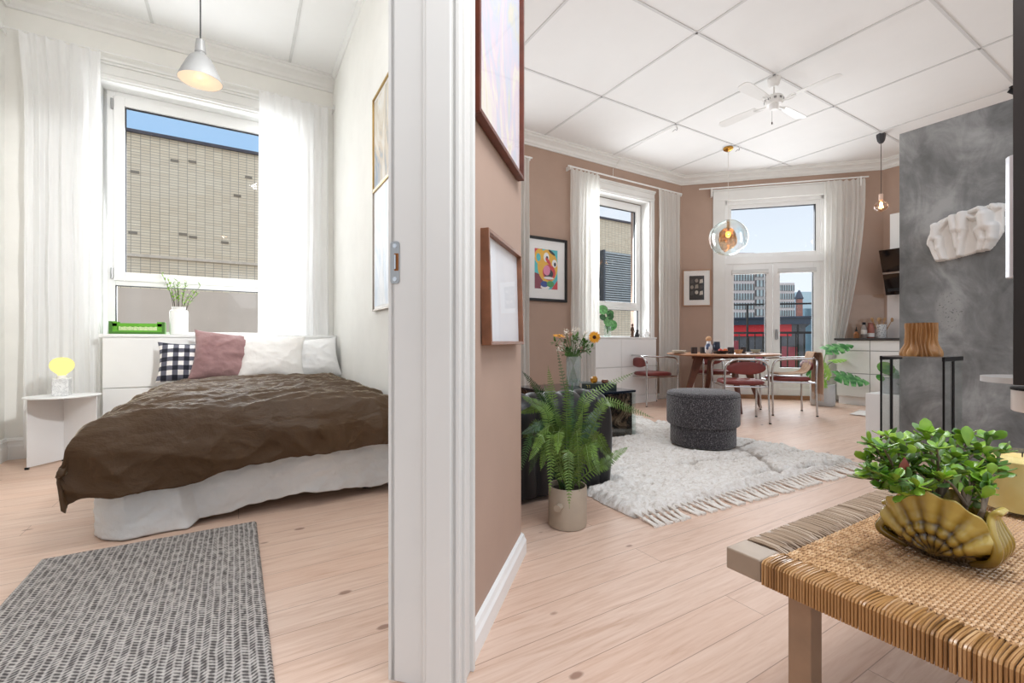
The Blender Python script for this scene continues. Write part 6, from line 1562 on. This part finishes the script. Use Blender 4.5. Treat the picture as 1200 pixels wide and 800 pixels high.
def shell(u, v):
    a = 2*PI*u; ca, sa = math.cos(a), math.sin(a)
    hx, hy = .058, .092; w = sa; face_ = abs(ca)**.5
    pr = [(0, .50), (.10, .70), (.25, .90), (.45, 1.03), (.62, 1.05), (.78, 1.0), (.90, .98), (1.01, 1.04)]
    for (v0, r0), (v1, r1) in zip(pr, pr[1:]):
        if v0 <= v <= v1: t = (v-v0)/(v1-v0); rad = r0+(r1-r0)*t; break
    ribs = 1-2*abs(math.sin(NR*.5*math.asin(max(-1, min(1, w)))))**1.4*1.0
    conc = math.sin(30*v*(1+.35*w*w))*math.exp(-((v-.32)/.20)**2)
    k = 1+.055*ribs*(.4+.6*v)*face_+.024*conc*face_
    end = max(0, abs(w)-.86)/.14
    k += .10*end*math.exp(-((v-.30)/.20)**2)-.10*end*math.exp(-((v-.72)/.12)**2)+.05*end*v**6
    rim = .108+.020*(1-w*w)*face_+.004*ribs*face_-.026*math.exp(-((abs(w)-.95)/.05)**2)
    z = rim*v
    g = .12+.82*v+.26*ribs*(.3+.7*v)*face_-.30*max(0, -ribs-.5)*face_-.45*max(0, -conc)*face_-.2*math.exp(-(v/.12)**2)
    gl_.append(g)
    return (ca*hx*rad*k, sa*hy*rad*k, z)
NR = 15; PLAIN = [0]
def vess(u, v):
    p = shell(u, v); k = 1-.30*v**6*0
    return (p[0]*.955, p[1]*.955, p[2]*.80)
mb.sheet(vess, NA, NV)
mb.sheet(lambda u, v: (lambda p: (p[0]*(.94-.05*v), p[1]*(.94-.05*v), p[2]-.045*v))(vess(1-u, 1)), NA, 3)
gl_ = [g*.8 for g in gl_[:(NA+1)*(NV+1)]]+[.62]*((NA+1)*4)
def glaze(o, vals):
    a_ = o.data.attributes.new('glaze', 'FLOAT', 'POINT'); a_.data.foreach_set('value', vals[:len(o.data.vertices)])
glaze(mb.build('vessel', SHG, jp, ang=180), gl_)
RADP = [(0, .50), (.10, .70), (.25, .90), (.45, 1.03), (.62, 1.05), (.78, 1.0), (.90, .98), (1.3, 1.06)]
def radz(v):
    for (v0, r0), (v1, r1) in zip(RADP, RADP[1:]):
        if v0 <= v <= v1: return r0+(r1-r0)*(v-v0)/(v1-v0)
    return RADP[-1][1]
def fan(sx, y0, H_, W_):
    gv = []
    def fn(u, v):
        th = R(-96)+R(192)*u; rho = v
        rib = math.cos(13*th*1.0); edge_ = 1+.030*rib*(1 if v > .85 else 0)*((v-.85)/.15 if v > .85 else 0)
        y = y0*(1-rho)+W_*math.sin(th)*rho**.92*edge_; z = .010+H_*(.10+.90*math.cos(th*.82))*rho**.95*edge_+.004*(1-rho)
        z = max(.004, z); q = radz(z/.105); hy = .092*q
        c_ = max(.0, 1-(y/(hy*1.05))**2)**.5
        conc = math.sin(rho*34)*math.exp(-((rho-.36)/.24)**2)
        d = .005+.0040*rib*(.25+.75*rho)+.0026*conc
        x = sx*(.058*q*c_+d+.004*max(0, rho-.85)/.15)
        gv.append(.10+.92*rho**.8+.20*rib*(.3+.7*rho)-.38*max(0, -conc)-.25*max(0, -rib-.3)*(1-rho*.6))
        return (x, y, z)
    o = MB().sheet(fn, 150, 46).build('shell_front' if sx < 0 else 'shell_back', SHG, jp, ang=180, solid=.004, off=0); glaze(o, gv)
fan(-1, -.004, .136, .090); fan(1, .0, .116, .090)
for sy in (-1, 1):
    q = MB(); f2 = 1.0 if sy < 0 else .72
    for k in range(5):
        f = k/4; x_ = -.030+.062*f
        q.tube(smooth_path([(x_*.5, sy*.052, .008), (x_*1.15, sy*.084, .026), (x_*1.25, sy*.094, .055*f2), (x_*.95, sy*.084, .085*f2), (x_*.5, sy*.080, .108*f2), (x_*.5, sy*.088, .122*f2), (x_*.45, sy*.096, .120*f2)], 5), [.0085]*16+[.008, .0078, .0075, .007, .0068, .0065, .006, .006, .006, .006, .006, .006, .0055, .005, .005], 8)
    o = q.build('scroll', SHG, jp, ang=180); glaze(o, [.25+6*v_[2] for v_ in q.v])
MB().lathe([(1, .072), (0, .076)], 40).build('soil', M('jade_soil', rgb(50, 40, 30), .95, var=.3, vscale=60), jp)
so = [c for c in jp.children if c.name.startswith('soil')][0]; so.scale = (.052, .083, 1)
BARK = M('jade_bark', rgb(112, 98, 82), .8, var=.25, vscale=40); JADE = split_mat('jade_leaf_green', rgb(96, 142, 40), rgb(152, 190, 66)); JADED = split_mat('jade_leaf_deep', rgb(78, 116, 54), rgb(118, 152, 92)); JADER = M('reddish_leaf', rgb(134, 66, 56), .4)
def jleaf(mb, p, d, L, W, nrm):
    d = d.normalized(); s_ = d.cross(nrm); s_ = s_.normalized() if s_.length > .05 else d.orthogonal().normalized(); n_ = s_.cross(d).normalized()
    vs = []; ts = (0, .18, .42, .66, .86, 1.0); ws = (.14, .42, .80, 1.0, .80, .22)
    for t, w in zip(ts, ws):
        c_ = p+d*(L*t)+n_*(.10*L*t*t); th = .0028*(1-.5*t)
        vs += [c_-s_*W*w, c_+n_*th, c_+s_*W*w, c_-n_*th]
    fs = []
    for i in range(len(ts)-1):
        for k in range(4): fs.append((i*4+k, i*4+(k+1) % 4, i*4+4+(k+1) % 4, i*4+4+k))
    fs += [(3, 2, 1, 0), tuple(len(vs)-4+k for k in range(4))]
    mb.add(vs, fs)
tips = []
JB = Vector((1.285, .362, TZ+.003))
def jv(px, py, dz):
    x, y = at(px, .99+dz); return Vector((x, y, hz(py, .99+dz)))-JB
LV = {0: MB(), 1: MB(), 2: MB()}
clusters = [(1086, 508, .0), (1133, 520, .02), (1160, 515, .0), (1028, 530, .02), (1040, 512, .06), (1060, 530, -.03), (1016, 540, .03), (1075, 540, .05), (1098, 525, -.05), (1108, 545, .05), (1120, 555, -.06), (1150, 535, .05), (1165, 545, -.03), (1172, 553, .03), (1030, 555, -.05), (1045, 545, .0), (1062, 555, .06), (1090, 556, .0), (1140, 550, -.02), (1152, 565, -.05), (1085, 530, .06), (1115, 528, .07), (1050, 562, -.07), (1020, 552, -.03), (1070, 518, .02), (1100, 512, .03), (1120, 535, .0), (1145, 528, .05), (1052, 518, .02), (1036, 525, -.05), (1022, 520, .0), (1150, 575, .02), (1140, 582, -.03), (1032, 572, .02), (1172, 530, .0), (1105, 560, -.08), (1075, 570, -.07), (1060, 580, -.04), (1012, 560, .0), (1128, 512, .06)]
stems = [(-.005, .055), (.01, .005), (.0, -.035), (-.012, -.06)]
br = MB()
for k, (x, y) in enumerate(stems):
    b = Vector((x, y, .07)); e_ = Vector((x*1.5, y*1.15, .122)); br.tube(smooth_path([b, (b+e_)/2+Vector((.004, .003, 0)), e_], 4), [.0068-.0003*i for i in range(9)], 8)
for (px, py, dz) in clusters:
    c = jv(px, py, dz); st_ = min(stems, key=lambda q: abs(q[1]*1.15-c.y)+.4*abs(q[0]-c.x)); b = Vector((st_[0]*1.5, st_[1]*1.15, .118))
    if c.z < .09: c.z = .09
    m_ = b*.45+c*.55+Vector((0, 0, .008)); path = smooth_path([b, m_, c], 6); n = len(path)
    br.tube(path, [.0040*(1-.55*i/n) for i in range(n)], 6)
    for i in range(4, n, 2):
        d = (path[i]-path[i-1]).normalized()
        for q in range(2):
            a = rr.uniform(0, 2*PI); o_ = d.orthogonal().normalized(); o2 = d.cross(o_); dd_ = (o_*math.cos(a)+o2*math.sin(a)+d*.5+Vector((0, 0, .30)))
            jleaf(LV[1 if rr.random() < .35 else 0], path[i], dd_, rr.uniform(.020, .032), rr.uniform(.0072, .0100), Vector((rr.uniform(-.5, .5), rr.uniform(-.5, .5), 1)))
    for q in range(5):
        a = q*2.4+rr.uniform(-.3, .3); dd_ = Vector((math.cos(a), math.sin(a), rr.uniform(.1, .9))); jleaf(LV[1 if rr.random() < .3 else 0], c, dd_, rr.uniform(.022, .034), rr.uniform(.008, .0108), Vector((0, 0, 1)) if abs(dd_.z) < .8 else Vector((1, 0, 0)))
jleaf(LV[0], jv(1086, 515, 0), Vector((.0, .0, 1)), .046, .0155, Vector((FW[0], FW[1], 0))); jleaf(LV[0], jv(1134, 522, 0), Vector((.15, 0, 1)), .042, .015, Vector((FW[0], FW[1], 0)))
jleaf(LV[2], jv(1060, 536, -.05), Vector((0, 0, -1)), .034, .012, Vector((FW[0], FW[1], 0)))
br.build('branches', BARK, jp, ang=180); LV[0].build('foliage', JADE, jp, ang=70); LV[1].build('foliage', JADED, jp, ang=70); LV[2].build('red_leaf', JADER, jp, ang=70)
# ================================================================== LIGHT, CAMERA
w = bpy.data.worlds.new('sky'); bpy.context.scene.world = w; w.use_nodes = True; nt = w.node_tree; nt.nodes.clear(); s = N(nt)
tc = s.n('ShaderNodeTexCoord'); sp_ = s.n('ShaderNodeSeparateXYZ', {0: tc.outputs['Generated']})
el = sp_.outputs['Z']
sky = s.ramp(el, [(.0, rgb(200, 204, 208)), (.10, rgb(196, 204, 213)), (.32, rgb(180, 191, 204)), (.60, rgb(214, 224, 238)), (1.0, rgb(214, 222, 234))])
ssx = s.math('ADD', s.math('MULTIPLY', sp_.outputs['X'], .94), s.math('MULTIPLY', sp_.outputs['Y'], -.34))   # paler towards the sun side
blue = s.ramp(el, [(.0, rgb(180, 194, 208)), (.3, rgb(134, 167, 200)), (.5, rgb(140, 172, 204)), (.75, rgb(206, 216, 230)), (1.0, rgb(214, 222, 234))])
north = s.math('ADD', s.math('MULTIPLY', sp_.outputs['X'], .30), s.math('MULTIPLY', sp_.outputs['Y'], -.95))
fsun = s.ramp(s.math('ADD', north, 1.0), [(.12, (0, 0, 0)), (.42, (1, 1, 1))])
sky = s.mix(fsun, blue, sky)
cl = s.ramp(s.noise(s.n('ShaderNodeMapping', {'Vector': tc.outputs['Generated'], 'Scale': (1, 1, 4)}).outputs[0], 3.5, 5, .6), [(.54, (0, 0, 0)), (.72, (1, 1, 1))])
sky = s.mix(s.math('MULTIPLY', cl, .35), sky, rgb(206, 206, 206))
sky = s.mix(s.ramp(el, [(.46, (0, 0, 0)), (.5, (1, 1, 1))]) if False else s.math('LESS_THAN', el, -.02), sky, rgb(190, 184, 178))
bg = s.n('ShaderNodeBackground', {'Color': sky, 'Strength': SKY}); wo = s.n('ShaderNodeOutputWorld'); nt.links.new(bg.outputs[0], wo.inputs[0])
sl = bpy.data.lights.new('sun', 'SUN'); sl.energy = SUN; sl.angle = R(2); sl.color = (1, .94, .86); so_ = bpy.data.objects.new('sun', sl); C.objects.link(so_)
so_.rotation_euler = Vector((-.35, -.62, .70)).to_track_quat('Z', 'Y').to_euler()
def area(name, loc, power, sx, sy, direction, col=(.92, .965, 1)):
    l = bpy.data.lights.new(name, 'AREA'); l.shape = 'RECTANGLE'; l.size = sx; l.size_y = sy; l.energy = power; l.color = col
    o = bpy.data.objects.new(name, l); o.location = loc; o.rotation_euler = Vector(direction).to_track_quat('-Z', 'Y').to_euler(); C.objects.link(o); return o
area('living_up_fill', (2.85, 3.0, 1.7), LIV*.6, 2.8, 2.4, (0, 0, 1))  # added fill facing up to brighten the ceiling, no real lamp here
area('dining_up_fill', (5.9, 3.15, 1.9), LIV*.4, 2.0, 1.8, (0, 0, 1))  # second added ceiling fill, over the dining side
area('bedroom_up_fill', (-.40, 2.05, 1.9), BED, 1.2, .9, (0, .1, 1))  # unseen fill added to lift the bedroom, not a real lamp
area('hall_down_fill', (1.25, .35, 3.1), HALLC, .9, .9, (-.1, .1, -1), (.97, .985, 1))  # added downward fill for floor, rose wall and cane table
area('bedroom_down_fill', (.46, 2.0, 3.3), BEDC, .5, .5, (-.35, .15, -1), (.96, .98, 1))  # added downward fill over the bed, no fixture behind it
for nm, c_, sx, sy, pw, dr_ in (('bedroom_window_daylight_fill', (-.22, 5.28, 2.05), 1.3, 1.9, DAY*1.0, (0, -1, -.25)), ('living_window_daylight_fill', (4.8, 5.28, 2.05), 1.15, 1.9, DAY, (0, -1, -.25)), ('side_window_daylight_fill', (2.28, 5.28, 2.05), 1.0, 1.9, DAY*.9, (0, -1, -.25)), ('balcony_daylight_fill', (*bp(1.36, .30), 1.75), 1.25, 2.4, DAY*1.5, (-S2, -S2, -.15))):
    area(nm, c_, pw, sx, sy, dr_, (.94, .975, 1))  # added area lamps outside the openings, boosting the sky's daylight
area('hall_up_fill', (.3, -.2, 1.9), HALL, 1.2, 1.2, (.35, .55, .8), (.96, .98, 1))  # unseen fill added beside the camera for the hall
bl_ = bpy.data.lights.new('bedroom_spot_fill', 'SPOT'); bl_.energy = BEDF; bl_.color = (.95, .98, 1); bl_.shadow_soft_size = .08; bl_.spot_size = R(82); bl_.spot_blend = 1.0  # added spot that brightens the left sheer, no such lamp in the room
bo_ = bpy.data.objects.new('bedroom_spot_fill', bl_); C.objects.link(bo_); bo_.location = (.42, 1.95, 2.1); bo_.rotation_euler = Vector((-1.75, 2.9, -.95)).to_track_quat('-Z', 'Y').to_euler()
cd = bpy.data.cameras.new('camera'); cd.lens = 16.0; cd.sensor_width = 36; cd.clip_start = .02; cd.clip_end = 500
co = bpy.data.objects.new('camera', cd); C.objects.link(co); co.location = (0, 0, CH); co.rotation_euler = (PI/2, 0, -YAW)
sc_ = bpy.context.scene; sc_.camera = co
sc_.view_settings.view_transform = 'Standard'; sc_.view_settings.look = 'None'; sc_.view_settings.gamma = 1; sc_.view_settings.use_curve_mapping = False
sc_.view_settings.exposure = EXPO
cy_ = sc_.cycles; cy_.use_denoising = True; cy_.max_bounces = 10; cy_.diffuse_bounces = 5; cy_.glossy_bounces = 4; cy_.transparent_max_bounces = 16; cy_.transmission_bounces = 6; cy_.sample_clamp_indirect = 6; cy_.caustics_reflective = False; cy_.caustics_refractive = False
